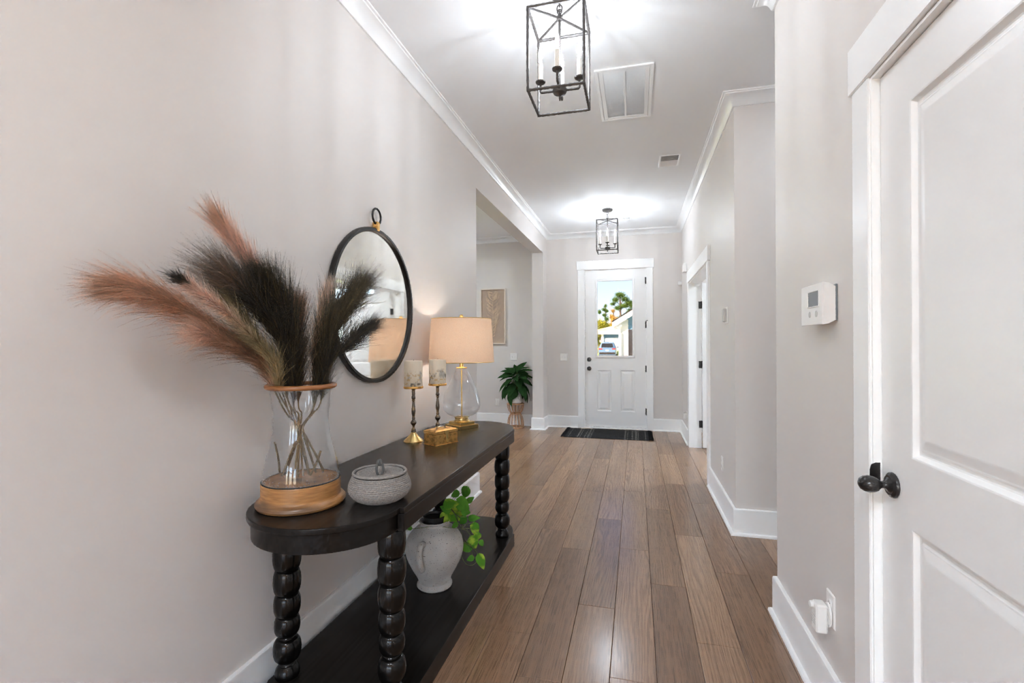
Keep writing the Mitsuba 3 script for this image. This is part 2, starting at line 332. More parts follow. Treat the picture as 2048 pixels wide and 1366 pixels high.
base('near_right', [(RW, 1.695), (RW, 2.60), (1.9, 2.60)], 'white baseboard under the thermostat wall')
base('near_right_end', [(RW, -.6), (RW, .70)], 'white baseboard beside the closet door')
base('dining', [(-1.54, 7.53), (-5.5, 7.53)], 'white baseboard of the dining room')
# crown moulding
CROWN = [(0, 2.968), (.010, 2.968), (.013, 2.974), (.016, 2.981), (.021, 2.996), (.030, 3.012), (.043, 3.025), (.058, 3.033), (.066, 3.035), (.069, 3.041), (.080, 3.043), (.082, 3.05), (0, 3.05)]
def crown(side, path, label): struct('trim_crown_'+side, sweep(CROWN, path), TRIM, label, smooth=30)
crown('hall', [(1.9, 3.61), (RW, 3.61), (RW, 7.53), (LW, 7.53), (LW, -.6)], 'white crown moulding around the hall ceiling')
crown('near', [(RW, -.6), (RW, 2.60), (1.9, 2.60)], 'white crown moulding of the near right wall')
crown('dining', [(-1.54, 3.90), (-1.54, 7.53), (-5.5, 7.53)], 'white crown moulding of the dining room')

# ---------------------------------------------------------------- doors and casings
def moulding(rect, prof):
    """nested rectangles of a pressed panel. rect (u0, v0, u1, v1); prof [(inset, w)]; closed in the middle"""
    V, F = [], []
    for ins, w in prof:
        V += [(rect[0]+ins, rect[1]+ins, w), (rect[2]-ins, rect[1]+ins, w), (rect[2]-ins, rect[3]-ins, w), (rect[0]+ins, rect[3]-ins, w)]
    for i in range(len(prof)-1):
        for j in range(4):
            a, b = i*4+j, i*4+(j+1) % 4
            F += [(a, b, b+4), (a, b+4, a+4)]
    n = (len(prof)-1)*4
    F += [(n, n+1, n+2), (n, n+2, n+3)]
    return trimesh.Trimesh(V, F, process=False)
PANEL = [(0, 0), (.006, -.002), (.011, -.009), (.020, -.0105), (.024, -.0105), (.034, -.008), (.052, -.0025), (.056, -.002)]
def slab(w, h, t, rects, holes=()):
    p = sbox(0, 0, w, h)
    for r in list(rects)+list(holes): p = p.difference(sbox(*r))
    return tf(ext(p, t), frame((0, 0, -t), (1, 0, 0), (0, 1, 0)))
# front door (half glass)
struct('door_1', None, None, 'white front door with a tall glass pane above two raised panels')
FDW, FDH = FX1-FX0-.016, 2.44
Mf = frame((FX0+.010, 7.545, .026), (1, 0, 0), (0, 0, 1))
def fd(m): return tf(m, Mf)
ox, oz = FX0+.010, .026
lite = (-.578-ox, 1.125-oz, -.042-ox, 2.285-oz)
rects = [(-.585-ox, .268-oz, -.365-ox, .905-oz), (-.228-ox, .268-oz, -.008-ox, .905-oz)]
part('door_1', 'slab', fd(slab(FDW, FDH, .045, rects, [lite])), DOORW, smooth=False)
for rct in rects: part('door_1', 'panel', fd(moulding(rct, PANEL)), DOORW, smooth=False)
def rectframe(r, w, z0, z1, b=.004):
    u0, v0, u1, v1 = r
    return cat([bx(u0-w, u0, v0-w, v1+w, z0, z1, b), bx(u1, u1+w, v0-w, v1+w, z0, z1, b), bx(u0, u1, v0-w, v0, z0, z1, b), bx(u0, u1, v1, v1+w, z0, z1, b)])
part('door_1', 'glass_frame', fd(cat([rectframe((lite[0]+.006, lite[1]+.006, lite[2]-.006, lite[3]-.006), .036, -.004, .014), rectframe((lite[0]+.003, lite[1]+.003, lite[2]-.003, lite[3]-.003), .010, -.04, -.004)])), DOORW, smooth=False)
part('door_1', 'glass_pane', fd(trimesh.Trimesh([(lite[0], lite[1], -.02), (lite[2], lite[1], -.02), (lite[2], lite[3], -.02), (lite[0], lite[3], -.02)], [(0, 1, 2), (0, 2, 3)], process=False)), DIMMED, smooth=False)
def ydisk(prof, c):  # lathe about the -y axis: (r, out)
    return tf(lathe(prof, 32), frame(c, (1, 0, 0), (0, 0, 1)))
KNOB = [(0, 0), (.033, 0), (.034, .004), (.031, .009), (.017, .013), (.0115, .022), (.012, .030), (.020, .036), (.0275, .045), (.029, .055), (.024, .064), (.012, .069), (0, .070)]
part('door_1', 'knob', ydisk(KNOB, (-.703, 7.545, .927)), KNOBBLACK, label='round black knob')
part('door_1', 'deadbolt', ydisk([(0, 0), (.033, 0), (.034, .004), (.030, .012), (.010, .014), (.010, .024), (0, .025)], (-.703, 7.545, 1.068)), KNOBBLACK, label='black deadbolt turn')
for z in (.28, .93, 1.60, 2.27):
    part('door_1', 'hinge', cat([tube([(.1545, 7.534, z-.05), (.1545, 7.534, z+.05)], .0075, 12), bx(.140, .1545, 7.540, 7.5455, z-.05, z+.05)]), KNOBBLACK)
part('door_1', 'door_stop', tube([(.1545, 7.534, 1.652), (.1545, 7.512, 1.664), (.180, 7.504, 1.664)], .004, 8), KNOBBLACK)
part('door_1', 'gap_shade', cat([bx(.1542, .1598, 7.549, 7.575, .03, 2.45), bx(FX0+.0022, FX0+.0098, 7.549, 7.575, .03, 2.45)]), DARK, smooth=False)  # dark strips stand in for the shade in the gaps beside the slab
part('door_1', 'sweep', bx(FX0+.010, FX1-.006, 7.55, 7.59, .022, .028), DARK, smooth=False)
struct('trim_1', None, None, 'white flat casing of the front door')
part('trim_1', 'side_casing', bx(-.874, -.770, 7.511, 7.535, 0, 2.462, .003), TRIM, smooth=False)
part('trim_1', 'side_casing', bx(.160, .256, 7.511, 7.535, 0, 2.462, .003), TRIM, smooth=False)
part('trim_1', 'head_casing', bx(-.892, .272, 7.507, 7.535, 2.462, 2.602, .003), TRIM, smooth=False)
part('trim_1', 'jamb', cat([bx(FX0, FX0+.008, 7.53, 7.70, 0, 2.458), bx(FX1-.006, FX1, 7.53, 7.70, 0, 2.458), bx(FX0, FX1, 7.53, 7.70, 2.4555, 2.458), bx(FX0+.008, FX0+.02, 7.60, 7.69, .03, 2.45), bx(FX1-.02, FX1-.006, 7.60, 7.69, .03, 2.45), bx(FX0, FX1, 7.60, 7.69, 2.445, 2.4555)]), TRIM, smooth=False)
# closet door on the near right
struct('door_2', None, None, 'white two panel closet door at the near right edge')
Mr = frame((.676, 1.578, .012), (0, -1, 0), (0, 0, 1))
DW, DH = .778, 2.068
prs = [(.148, 1.025, DW-.148, 1.936), (.148, .20, DW-.148, .846)]
PANEL2 = [(0, 0), (.004, -.001), (.012, -.012), (.016, -.013), (.022, -.013), (.027, -.009), (.031, -.009), (.052, -.004), (.056, -.0035)]
part('door_2', 'slab', tf(slab(DW, DH, .036, prs), Mr), DOORW, smooth=False)
for rct in prs: part('door_2', 'panel', tf(moulding(rct, PANEL2), Mr), DOORW, smooth=False)
EGG = [(0, 0), (.033, 0), (.0345, .003), (.033, .008), (.026, .0135), (.017, .018), (.0125, .023), (.0115, .030), (.014, .034), (.0225, .041), (.0275, .050), (.0285, .060), (.0255, .070), (.019, .078), (.009, .083), (0, .084)]
kn = lathe(EGG[3:], 36); kn.apply_scale((1.0, .80, 1.0))
kc = frame((.676, 1.516, .945), (0, -1, 0), (0, 0, 1))
part('door_2', 'rosette', tf(lathe(EGG[:5]+[(0, .0138)], 36), kc), KNOBBLACK)
part('door_2', 'knob', tf(kn, kc), KNOBBLACK, smooth=60, label='egg shaped black knob')
struct('trim_2', None, None, 'white casing of the closet door')
part('trim_2', 'side_casing', bx(.648, .672, 1.588, 1.692, 0, 2.094, .003), TRIM, smooth=False)
part('trim_2', 'side_casing', bx(.648, .672, .685, .789, 0, 2.094, .003), TRIM, smooth=False)
part('trim_2', 'head_casing', bx(.643, .672, .667, 1.708, 2.094, 2.236, .003), TRIM, smooth=False)
part('trim_2', 'jamb', cat([bx(.655, RW+TW, 1.581, 1.589, 0, 2.09), bx(.655, RW+TW, .789, .797, 0, 2.09), bx(.655, RW+TW, .789, 1.589, 2.083, 2.091), bx(.714, .73, 1.568, 1.585, 0, 2.085), bx(.714, .73, .79, 1.585, 2.07, 2.087)]), TRIM, smooth=False)
part('trim_2', 'strike_plate', tf(ext(Polygon([(0, 0), (.012, 0), (.022, .006), (.026, .02), (.026, .038), (.022, .052), (.012, .058), (0, .058)]), .0015), frame((.672, 1.5805, .932), (-1, 0, 0), (0, 0, 1))), KNOBBLACK, label='black strike plate')
struct('wall_closet', cat([bx(1.3, 1.34, .6, 2.48, 0, H), bx(.79, 1.3, .6, .64, 0, H)]), WALL, 'closet interior')
# double door to the office
struct('trim_3', None, None, 'white casing of the open double door on the right wall')
part('trim_3', 'side_casing', bx(.648, .672, 4.748, 4.852, 0, 2.09, .003), TRIM, smooth=False)
part('trim_3', 'side_casing', bx(.648, .672, 6.438, 6.542, 0, 2.09, .003), TRIM, smooth=False)
part('trim_3', 'head_casing', bx(.643, .672, 4.73, 6.56, 2.09, 2.232, .003), TRIM, smooth=False)
part('trim_3', 'jamb', cat([bx(.660, RW+TW+.01, 4.84, 4.852, 0, 2.09), bx(.660, RW+TW+.01, 6.438, 6.45, 0, 2.09), bx(.660, RW+TW+.01, 4.84, 6.45, 2.078, 2.09)]), TRIM, smooth=False)
for i, (yh, s) in enumerate(((6.438, -1), (4.852, 1))):
    d = f'door_{3+i}'
    struct(d, None, None, ('white panelled door leaf standing open into the office at the far jamb', 'white panelled door leaf standing open into the office at the near jamb')[i])
    w = .785
    pp = [(.12, 1.02, w-.12, 1.93), (.12, .20, w-.12, .85)]
    Md = frame((.812, yh-.036 if s < 0 else yh+.036, .012), (1, 0, 0), (0, 0, 1)) if s < 0 else frame((.812+w, yh+.036, .012), (-1, 0, 0), (0, 0, 1))
    part(d, 'slab', tf(slab(w, 2.06, .034, pp), Md), DOORW, smooth=False)
    for rct in pp: part(d, 'panel', tf(moulding(rct, PANEL2), Md), DOORW, smooth=False)
    for z in (.30, 1.05, 1.80):
        part(d, 'hinge', cat([tube([(.802, yh+s*.004, z-.045), (.802, yh+s*.004, z+.045)], .007, 10), bx(.770, .812, yh+s*.001, yh+s*.004, z-.045, z+.045)]), KNOBBLACK)
    ky = yh-.036 if s < 0 else yh+.036
    part(d, 'knob', tf(kn, frame((.812+w-.06, ky, .945), (1, 0, 0) if s < 0 else (-1, 0, 0), (0, 0, 1))), KNOBBLACK)
    part(d, 'rosette', tf(lathe(EGG[:5]+[(0, .0138)], 24), frame((.812+w-.06, ky, .945), (1, 0, 0) if s < 0 else (-1, 0, 0), (0, 0, 1))), KNOBBLACK)
# windows (off frame or seen in the mirror): frame, bars, pane
def window(n, M, w, h, label, cols=2, rows=3):
    k = struct(f'window_{n}', None, None, label)
    part(k, 'frame', tf(rectframe((.04, .04, w-.04, h-.04), .04, -.07, .012), M), TRIM, smooth=False)
    bars = [bx(w*i/cols-.012, w*i/cols+.012, .04, h-.04, -.05, -.02) for i in range(1, cols)]+[bx(.04, w-.04, h*i/rows-.012, h*i/rows+.012, -.05, -.02) for i in range(1, rows)]
    part(k, 'muntins', tf(cat(bars), M), TRIM, smooth=False)
    part(k, 'glass_pane', tf(trimesh.Trimesh([(.02, .02, -.036), (w-.02, .02, -.036), (w-.02, h-.02, -.036), (.02, h-.02, -.036)], [(0, 1, 2), (0, 2, 3)], process=False), M), THIN, smooth=False)
window(1, frame((-5.1, 7.53, .75), (1, 0, 0), (0, 0, 1)), 1.9, 1.6, 'white dining room window')
window(2, frame((1.7, 7.53, .85), (1, 0, 0), (0, 0, 1)), 1.8, 1.5, 'white office window')
for i, x in enumerate((-2.6, -.9, .8)):
    window(3+i, frame((x+1.1, -6.0, .3), (-1, 0, 0), (0, 0, 1)), 1.1, 2.2, ('white tall living room window, first of three', 'white tall living room window, middle of three', 'white tall living room window, last of three')[i])
window(6, frame((3.8, -2.2, .5), (0, -1, 0), (0, 0, 1)), 2.2, 1.9, 'white wide living room side window')
# unseen fill lamps added in the rooms behind the camera and beside the hall
def fill_lamp(x, y, label, L=FILL_LAMP, r=.16):
    k = thing('added_fill_light', label, 'fill light')
    part(k, 'rim', lathe([(r+.02, 0), (r+.022, -.035), (r+.012, -.04), (r, -.035), (r, -.002)], 32, (x, y, H)), TRIM)
    s = mikit.ply(lathe([(0, -.06), (r*.5, -.056), (r*.85, -.045), (r, -.03)], 32, (x, y, H)), BULBM, smooth=True)
    s['emitter'] = {'type': 'area', 'radiance': rgb(*[L*c for c in COOL])}
    put(k, 'diffuser', s)
fill_lamp(-1.6, -1.7, 'added round white fill light of the living room nearest the hall, left', L=FILL_LAMP*2.4)
fill_lamp(1.4, -1.9, 'added round white fill light of the living room nearest the hall, right', L=FILL_LAMP*.35)
fill_lamp(-.35, -.9, 'added round white fill light at the end of the hall', L=FILL_LAMP*1.7)
fill_lamp(-3.4, 5.7, 'added round white fill light of the dining room', L=FILL_LAMP*1.6)
fill_lamp(1.5, 3.1, 'added round white fill light of the alcove', L=FILL_LAMP*.3)
fill_lamp(2.4, 5.6, 'added round white fill light of the office', L=FILL_LAMP*3.0)
# ================================================================ THE CONSOLE AND WHAT STANDS ON IT
TZ, SZ = .768, .080
cons = thing('console_table', 'long black console table with rounded ends and bobbin legs against the left wall', 'console table')
CX, Y0c, Y1c = -1.062, 1.505, 3.055
def oval(hx, ext_, dx=0.0):
    """stadium outline with half depth hx and round ends of depth ext_"""
    a = np.linspace(0, np.pi, 40)
    far = np.column_stack([CX+hx*np.cos(a), Y1c+ext_*np.sin(a)])
    near = np.column_stack([CX-hx*np.cos(a), Y0c-ext_*np.sin(a)])
    return Polygon(np.vstack([far, near]))
def slabpoly(poly, z0, z1, b):
    """extruded outline with a small rounded upper and lower edge"""
    o = np.array(shapely.geometry.polygon.orient(poly).exterior.coords)[:-1]
    c = [np.array(shapely.geometry.polygon.orient(poly.buffer(-d, join_style=2)).exterior.coords)[:-1] for d in (b,)]
    d = o-np.roll(o, 1, 0); d2 = np.roll(o, -1, 0)-o
    n = np.column_stack([d[:, 1], -d[:, 0]])/np.linalg.norm(d, axis=1, keepdims=True)+np.column_stack([d2[:, 1], -d2[:, 0]])/np.linalg.norm(d2, axis=1, keepdims=True)
    n /= np.linalg.norm(n, axis=1, keepdims=True)
    rows = [(b, z0), (.3*b, z0+.3*b), (0, z0+b), (0, z1-b), (.3*b, z1-.3*b), (b, z1)]
    V = np.vstack([np.column_stack([o-n*i, np.full(len(o), z)]) for i, z in rows]); k = len(o); F = []; j = np.arange(k); j2 = (j+1) % k
    for i in range(len(rows)-1): F += [np.stack([i*k+j, i*k+j2, (i+1)*k+j2], 1), np.stack([i*k+j, (i+1)*k+j2, (i+1)*k+j], 1)]
    tri = trimesh.creation.triangulate_polygon(Polygon(o-n*b), engine='earcut')[1]
    tri = np.asarray(tri)
    p = o[tri]; s = np.cross(p[:, 1]-p[:, 0], p[:, 2]-p[:, 0]); tri = np.where(s[:, None] > 0, tri, tri[:, ::-1])
    F += [tri+5*k, tri[:, ::-1]]
    return trimesh.Trimesh(V, np.vstack(F), process=False)
side = sbox(CX-.288, Y0c, CX+.288, Y1c)
top = oval(.272, .262).union(side).simplify(.0003)
part(cons, 'top', slabpoly(top, TZ-.021, TZ, .004), BLACKWOOD, smooth=40)
apr = oval(.258, .250)
part(cons, 'apron', cat([slabpoly(apr, .684, TZ-.021, .002), bx(CX+.262, CX+.2875, Y0c+.001, Y1c-.001, .684, TZ-.0212, .002), bx(CX-.2875, CX-.262, Y0c+.001, Y1c-.001, .684, TZ-.0212, .002)]), BLACKWOOD, smooth=40)
shelf = oval(.268, .255).union(sbox(CX-.272, Y0c, CX+.285, Y1c)).simplify(.0003)
part(cons, 'shelf', slabpoly(shelf, .0, SZ, .004), BLACKWOOD, smooth=40)
def leg(x, y):
    P = [(0, SZ), (.040, SZ), (.0435, SZ+.006), (.0445, SZ+.018), (.040, SZ+.034), (.033, SZ+.043), (.031, SZ+.046), (.032, SZ+.049), (.028, SZ+.053), (.027, .137)]
    def bead(z0, z1, r, v, k=17):
        return [(v+(r-v)*math.sqrt(max(0, 1-abs(2*s-1)**2.2)), z0+(z1-z0)*s) for s in .5-.5*np.cos(np.linspace(0, np.pi, k))]
    P += bead(.140, .226, .0500, .029, 16)
    P += [(.0285, .228), (.032, .230), (.033, .2325), (.031, .235), (.030, .236)]
    for a, b, r, v in ((.238, .310, .0462, .031), (.310, .392, .0480, .034), (.392, .484, .0495, .036), (.484, .580, .0508, .037), (.580, .684, .0500, .037)): P += bead(a, b, r, v)
    P += [(0, .684)]
    return lathe(P, 40, (x, y, 0))
for x, y in ((-.843, 1.545), (-1.281, 1.545), (-.843, 2.998), (-1.281, 2.998)): part(cons, 'leg', leg(x, y), BLACKTURN, smooth=50)

# round mirror on the wall
mir = thing('wall_mirror', 'round mirror in a thin black metal frame with a hanging ring, on the left wall', 'mirror')
MC = (-1.357, 2.315, 1.537); MR = .404
part(mir, 'frame', tf(lathe([(MR-.014, -.010), (MR+.006, -.010), (MR+.010, -.004), (MR+.010, .014), (MR+.005, .020), (MR-.008, .020), (MR-.013, .014)], 96, close=True), frame(MC, (0, 1, 0), (0, 0, 1))), BLACKMETAL, smooth=40)
part(mir, 'glass', tf(lathe([(0, .004), (MR-.011, .004), (MR-.011, -.006), (0, -.006)], 96), frame(MC, (0, 1, 0), (0, 0, 1))), MIRROR, smooth=30)
part(mir, 'hanging_ring', ring((-1.347, 2.315, MC[2]+MR+.075), .042, .0055, 'x', 40, 10), BLACKMETAL)
part(mir, 'clip', bx(-1.366, -1.334, 2.301, 2.329, MC[2]+MR-.004, MC[2]+MR+.046, .004), BRASS, smooth=False, label='brass clip')

# glass vase with wooden foot
vase = thing('glass_vase', 'waisted bubble glass vase on a wooden foot with a wooden rim, full of plumes', 'vase')
VC = (-1.156, 1.469)
vc = (VC[0], VC[1], 0)
part(vase, 'foot', lathe([(0, TZ), (.138, TZ), (.1455, TZ+.003), (.1495, TZ+.010), (.1485, TZ+.017), (.143, TZ+.023), (.136, TZ+.026), (.1325, TZ+.030), (.1315, TZ+.036), (.1315, .848), (.1300, .852), (.1275, .854), (0, .854)], 72, vc), MANGO)
gp = smoothcurve([(.1290, .856), (.1285, .868), (.1235, .905), (.1120, .955), (.1010, 1.005), (.0945, 1.050), (.0955, 1.095), (.1010, 1.140), (.1065, 1.178)], 40)
part(vase, 'glass', lathe(np.vstack([gp, gp[::-1]-[.0055, 0]]), 96, vc, close=True), SOLIDGLASS, smooth=True)
part(vase, 'seam_ring', ring((VC[0], VC[1], .8545), .1285, .0022, 'z', 72, 8), DARK, smooth=True, label='dark seam between glass and wood')
part(vase, 'rim', ring((VC[0], VC[1], 1.184), .1115, .0085, 'z', 72, 14), RIMWOOD, smooth=True, label='turned wooden rim')
rb = np.random.default_rng(11); bub = []
for i in range(650):
    t = rb.uniform(0, 39); i0 = min(int(t), 38); r, z = gp[i0]+(gp[i0+1]-gp[i0])*(t-i0); a = rb.uniform(0, 2*np.pi); s = rb.uniform(.0008, .0023)
    bub.append(ball((VC[0]+(r-.00275)*math.cos(a), VC[1]+(r-.00275)*math.sin(a), z), s, 1, (1, 1, 1)))
part(vase, 'bubbles', cat(bub), BUBBLE, smooth=True, kind='stuff', label='tiny seed bubbles in the glass')

# plumes -----------------------------------------------------------------------------------------------
def cone3(D, U, W, ang, spread): return D*np.cos(spread)[:, None]+(U*np.cos(ang)[:, None]+W*np.sin(ang)[:, None])*np.sin(spread)[:, None]
def plume(label, path, L, n, cols, spread=.42, stem=None, droop=.25, seed=0, taper=(.35, 1.0, .55), t0=.0, width=.00058, mixp=.18, mixcol=None):
    n = int(n/1.5)
    """a feathery artificial grass plume: stem along path, n bristles that leave it slantwise and bend back along it.
    cols: [(t, root colour, tip colour)], interpolated along the stem"""
    k = thing('pampas_plume', label, 'plume', 'pampas plumes in the glass vase')
    g = np.random.default_rng(seed)
    C = smoothcurve(path, 60); tan = np.gradient(C, axis=0); tan /= np.linalg.norm(tan, axis=1, keepdims=True)
    sp = smoothcurve(np.vstack([stem, path]) if stem is not None else path, 50)
    part(k, 'stem', tube(sp, np.linspace(.0034, .0012, 50), 8), STALK, smooth=True)
    t = t0+(1-t0)*g.uniform(0, 1, n)**.92
    f = t*59; i = np.minimum(f.astype(int), 58); w = (f-i)[:, None]
    P = C[i]*(1-w)+C[i+1]*w; D = tan[i]*(1-w)+tan[i+1]*w; D /= np.linalg.norm(D, axis=1, keepdims=True)
    U = np.cross(D, [.31, .27, .91]); U /= np.linalg.norm(U, axis=1, keepdims=True); W = np.cross(D, U)
    ang = g.uniform(0, 2*np.pi, n); spr = 1.0*spread*(.30+1.0*g.uniform(0, 1, n))
    d0 = cone3(D, U, W, ang, spr)
    ln = 1.25*L*np.interp(t, [0, .45, 1], taper)*g.uniform(.55, 1.2, n)
    m = 5; pts = np.zeros((n, m, 3)); pts[:, 0] = P; d = d0.copy(); jit = g.normal(0, .10, (n, 3))
    for s in range(1, m):
        d = d+.13*D+jit*.6+np.array([0, 0, -droop*.10*s]); d /= np.linalg.norm(d, axis=1, keepdims=True)
        pts[:, s] = pts[:, s-1]+d*(ln/(m-1))[:, None]
    pts[..., 0] = np.maximum(pts[..., 0], -1.364)
    # triangular strands
    rad = width*np.array([1.0, .95, .8, .6, .2])*1.0
    e = np.cross(d0, g.normal(size=(n, 3))); e /= np.linalg.norm(e, axis=1, keepdims=True); h = np.cross(d0, e)
    rr = g.uniform(.7, 1.3, n)
    V = np.zeros((n, m, 3, 3))
    for q in range(3):
        V[:, :, q] = pts+(rad[None, :, None]*rr[:, None, None])*(e*math.cos(q*2.0944)+h*math.sin(q*2.0944))[:, None]
    idx = np.arange(n)[:, None, None]*(m*3)+np.arange(m-1)[None, :, None]*3; q = np.arange(3)[None, None]; q2 = (q+1) % 3
    F = np.concatenate([np.stack([idx+q, idx+q2, idx+3+q2], -1).reshape(-1, 3), np.stack([idx+q, idx+3+q2, idx+3+q], -1).reshape(-1, 3)])
    tt = [c[0] for c in cols]
    mixc = np.array(OLIVE if mixcol is None else mixcol)
    root = np.stack([np.interp(t, tt, [c[1][b] for c in cols]) for b in range(3)], 1); tip = np.stack([np.interp(t, tt, [c[2][b] for c in cols]) for b in range(3)], 1)
    sv = np.array([0, .25, .5, .75, 1.0])**1.3
    col = root[:, None]*(1-sv)[None, :, None]+tip[:, None]*sv[None, :, None]
    pk = (g.uniform(0, 1, n) < mixp)[:, None, None]
    col = np.where(pk, mixc*(1.15-.5*sv)[None, :, None], col)
    col = col*g.uniform(.55, 1.5, (n, 1, 1))
    col = np.repeat(col[:, :, None], 3, 2).reshape(-1, 3)
    part(k, 'bristles', trimesh.Trimesh(V.reshape(-1, 3), F, process=False), FEATHER, smooth=False, kind='stuff', color=np.clip(col, 0, 1), label='fine feathery bristles')
    return k
RUST, RUSTL, PINK, PALE = (.50, .285, .18), (.70, .46, .33), (.72, .47, .39), (.74, .60, .50)
DK, DK2, OLIVE, STRAW, GREY = (.018, .016, .014), (.035, .031, .026), (.085, .066, .030), (.52, .42, .24), (.12, .11, .10)
def px(x, y, X=None, Y=None):
    """the point of the wall-parallel plane x = X (or y = Y) that is seen at photograph position (x, y): used to read the stems off the photograph"""
    d = _f+(x-1024)/FPX*_r+(y-683)/FPX*_d
    t = X/d[0] if X is not None else Y/d[1]
    return EYE+t*d
def st(bx_, by_, nx, ny):   # stem inside the vase: foot, waist, neck
    return [(VC[0]+bx_, VC[1]+by_, .872), (VC[0]+.25*(bx_+nx), VC[1]+.25*(by_+ny), 1.03), (VC[0]+.62*nx, VC[1]+.62*ny, 1.085)]
def nk(nx, ny, z=1.15): return (VC[0]+nx, VC[1]+ny, z)
plume('long rust plume arching far out to the left, the longest of the bunch', [nk(-.055, -.065, 1.17), px(520, 712, X=-1.235), px(455, 672, X=-1.25), px(390, 630, X=-1.25), px(338, 604, X=-1.24), px(302, 589, X=-1.235), px(272, 581, X=-1.235)], .150, 5200,
      [(0, RUST, DK2), (.3, RUST, RUST), (.6, RUSTL, RUST), (.9, RUSTL, RUST), (1, RUST, GREY)], .36, st(.05, .055, -.05, -.055), .38, 1, (.75, 1.0, .7), mixcol=RUSTL)
plume('shorter rust plume under the long one, pale salmon at its tip', [nk(-.06, -.03, 1.17), px(530, 735, X=-1.215), px(485, 705, X=-1.22), px(445, 682, X=-1.21), px(410, 668, X=-1.20)], .14, 2600,
      [(0, RUST, DK2), (.35, RUST, DK2), (.7, RUSTL, RUST), (1, PINK, PALE)], .34, st(.045, .02, -.055, -.03), .4, 2, (.7, 1.0, .6), mixcol=RUSTL)
plume('upright salmon plume, the tallest of the bunch', [nk(-.03, -.01), px(572, 690, X=-1.20), px(545, 610, X=-1.215), px(513, 550, X=-1.22), px(482, 503, X=-1.22), px(458, 470, X=-1.22)], .14, 3400,
      [(0, RUST, DK2), (.4, RUST, PINK), (.75, PINK, RUSTL), (.95, RUSTL, RUST), (1, RUST, GREY)], .24, st(.035, .03, -.03, -.015), .0, 3, (.8, 1.0, .75), mixcol=PINK)
plume('charcoal plume with rusty tip leaning left in the middle of the bunch', [nk(-.03, -.035), px(572, 705, X=-1.13), px(542, 645, X=-1.13), px(508, 602, X=-1.13), px(478, 575, X=-1.13)], .18, 4200,
      [(0, DK, DK2), (.45, DK, DK2), (.75, DK2, GREY), (1, RUST, GREY)], .40, st(.03, -.03, -.02, -.03), .25, 4, (.8, 1.0, .8))
plume('straw yellow plume half hidden behind the charcoal ones', [nk(-.045, -.06, 1.17), px(552, 735, X=-1.15), px(520, 690, X=-1.15), px(488, 645, X=-1.15), px(462, 615, X=-1.15)], .13, 2000,
      [(0, STRAW, STRAW), (.3, STRAW, OLIVE), (.6, OLIVE, DK), (1, STRAW, OLIVE)], .34, st(.04, -.01, -.03, -.05), .2, 5, (.7, 1.0, .7), mixcol=STRAW)
plume('broad black plume rising steeply in the middle of the bunch', [nk(-.012, -.025, 1.12), px(590, 715, X=-1.10), px(577, 650, X=-1.10), px(558, 608, X=-1.10), px(543, 585, X=-1.10)], .16, 4200,
      [(0, DK, DK), (.5, DK, DK2), (1, DK2, DK)], .36, st(.02, -.045, -.005, -.02), .05, 6, (.9, 1.0, .6), mixp=.3)
plume('black plume standing upright at the gap, reddish on its right edge', [nk(-.005, -.01, 1.12), px(597, 715, X=-1.12), px(594, 670, X=-1.12), px(594, 640, X=-1.12)], .125, 2600,
      [(0, DK, DK2), (.6, DK, RUST), (1, DK2, DK)], .34, st(.01, -.05, .005, -.005), .0, 7, (.9, 1.0, .7), mixcol=RUST)
plume('small pinkish white plume with a dark tufted end pointing at the camera', [px(520, 690, X=-1.12), px(470, 640, X=-1.10), px(430, 608, X=-1.06), px(395, 583, X=-1.03), px(362, 559, X=-1.01)], .075, 2200,
      [(0, OLIVE, STRAW), (.35, RUST, PALE), (.6, PINK, PALE), (.80, PALE, PINK), (.86, OLIVE, DK), (1, DK, DK)], .42, [(VC[0]+.03, VC[1]+.0, .872), (VC[0]-.01, VC[1]-.02, 1.05), (VC[0]-.03, VC[1]-.045, 1.16)], .1, 8, (.7, 1.0, .55), mixp=.05, mixcol=PALE)
plume('dark olive plume leaning right in front of the mirror', [nk(.035, .02, 1.11), px(645, 715, X=-1.09), px(664, 660, X=-1.08), px(690, 615, X=-1.08), px(712, 585, X=-1.08)], .19, 5400,
      [(0, DK, DK2), (.35, OLIVE, DK), (.7, OLIVE, DK2), (1, DK, DK)], .38, st(-.05, -.02, .05, .03), .05, 9, (.85, 1.0, .7), mixp=.38)
plume('thin black plume arching lowest to the right', [nk(.055, .03, 1.12), px(660, 728, X=-1.06), px(690, 695, X=-1.05), px(718, 668, X=-1.05), px(736, 655, X=-1.05)], .15, 2400,
      [(0, DK, DK2), (.5, DK, DK2), (1, DK, DK)], .36, st(-.045, -.035, .055, .03), .12, 10, (.8, 1.0, .6))
plume('blush pink plume standing behind the olive one by the mirror frame', [nk(.03, .045), px(633, 710, X=-1.20), px(643, 645, X=-1.20), px(652, 600, X=-1.20)], .12, 2400,
      [(0, DK2, RUST), (.3, RUST, STRAW), (.7, PINK, PALE), (1, PINK, PALE)], .26, st(-.04, -.05, .03, .045), -.1, 11, (.9, 1.0, .75), mixcol=PALE)
# leafless side shoots left on the stalks inside the vase
for i, (a, b) in enumerate((((-.075, -.02, .874), (-.088, -.03, .985)), ((.062, .035, .874), (.020, .020, .972)), ((.05, -.02, .873), (.075, .005, .955)))):
    one('cut_stalk', tube(smoothcurve([(VC[0]+a[0], VC[1]+a[1], a[2]), (VC[0]+(a[0]+b[0])/2+.004, VC[1]+(a[1]+b[1])/2, (a[2]+b[2])/2), (VC[0]+b[0], VC[1]+b[1], b[2])], 12), .0036, 8), STALK,
        ('short cut stalk standing at the left side inside the glass vase', 'short cut stalk leaning at the back right inside the glass vase', 'short cut stalk nearest the front right inside the glass vase')[i], 'stalk', smooth=True, group='cut stalks in the vase')

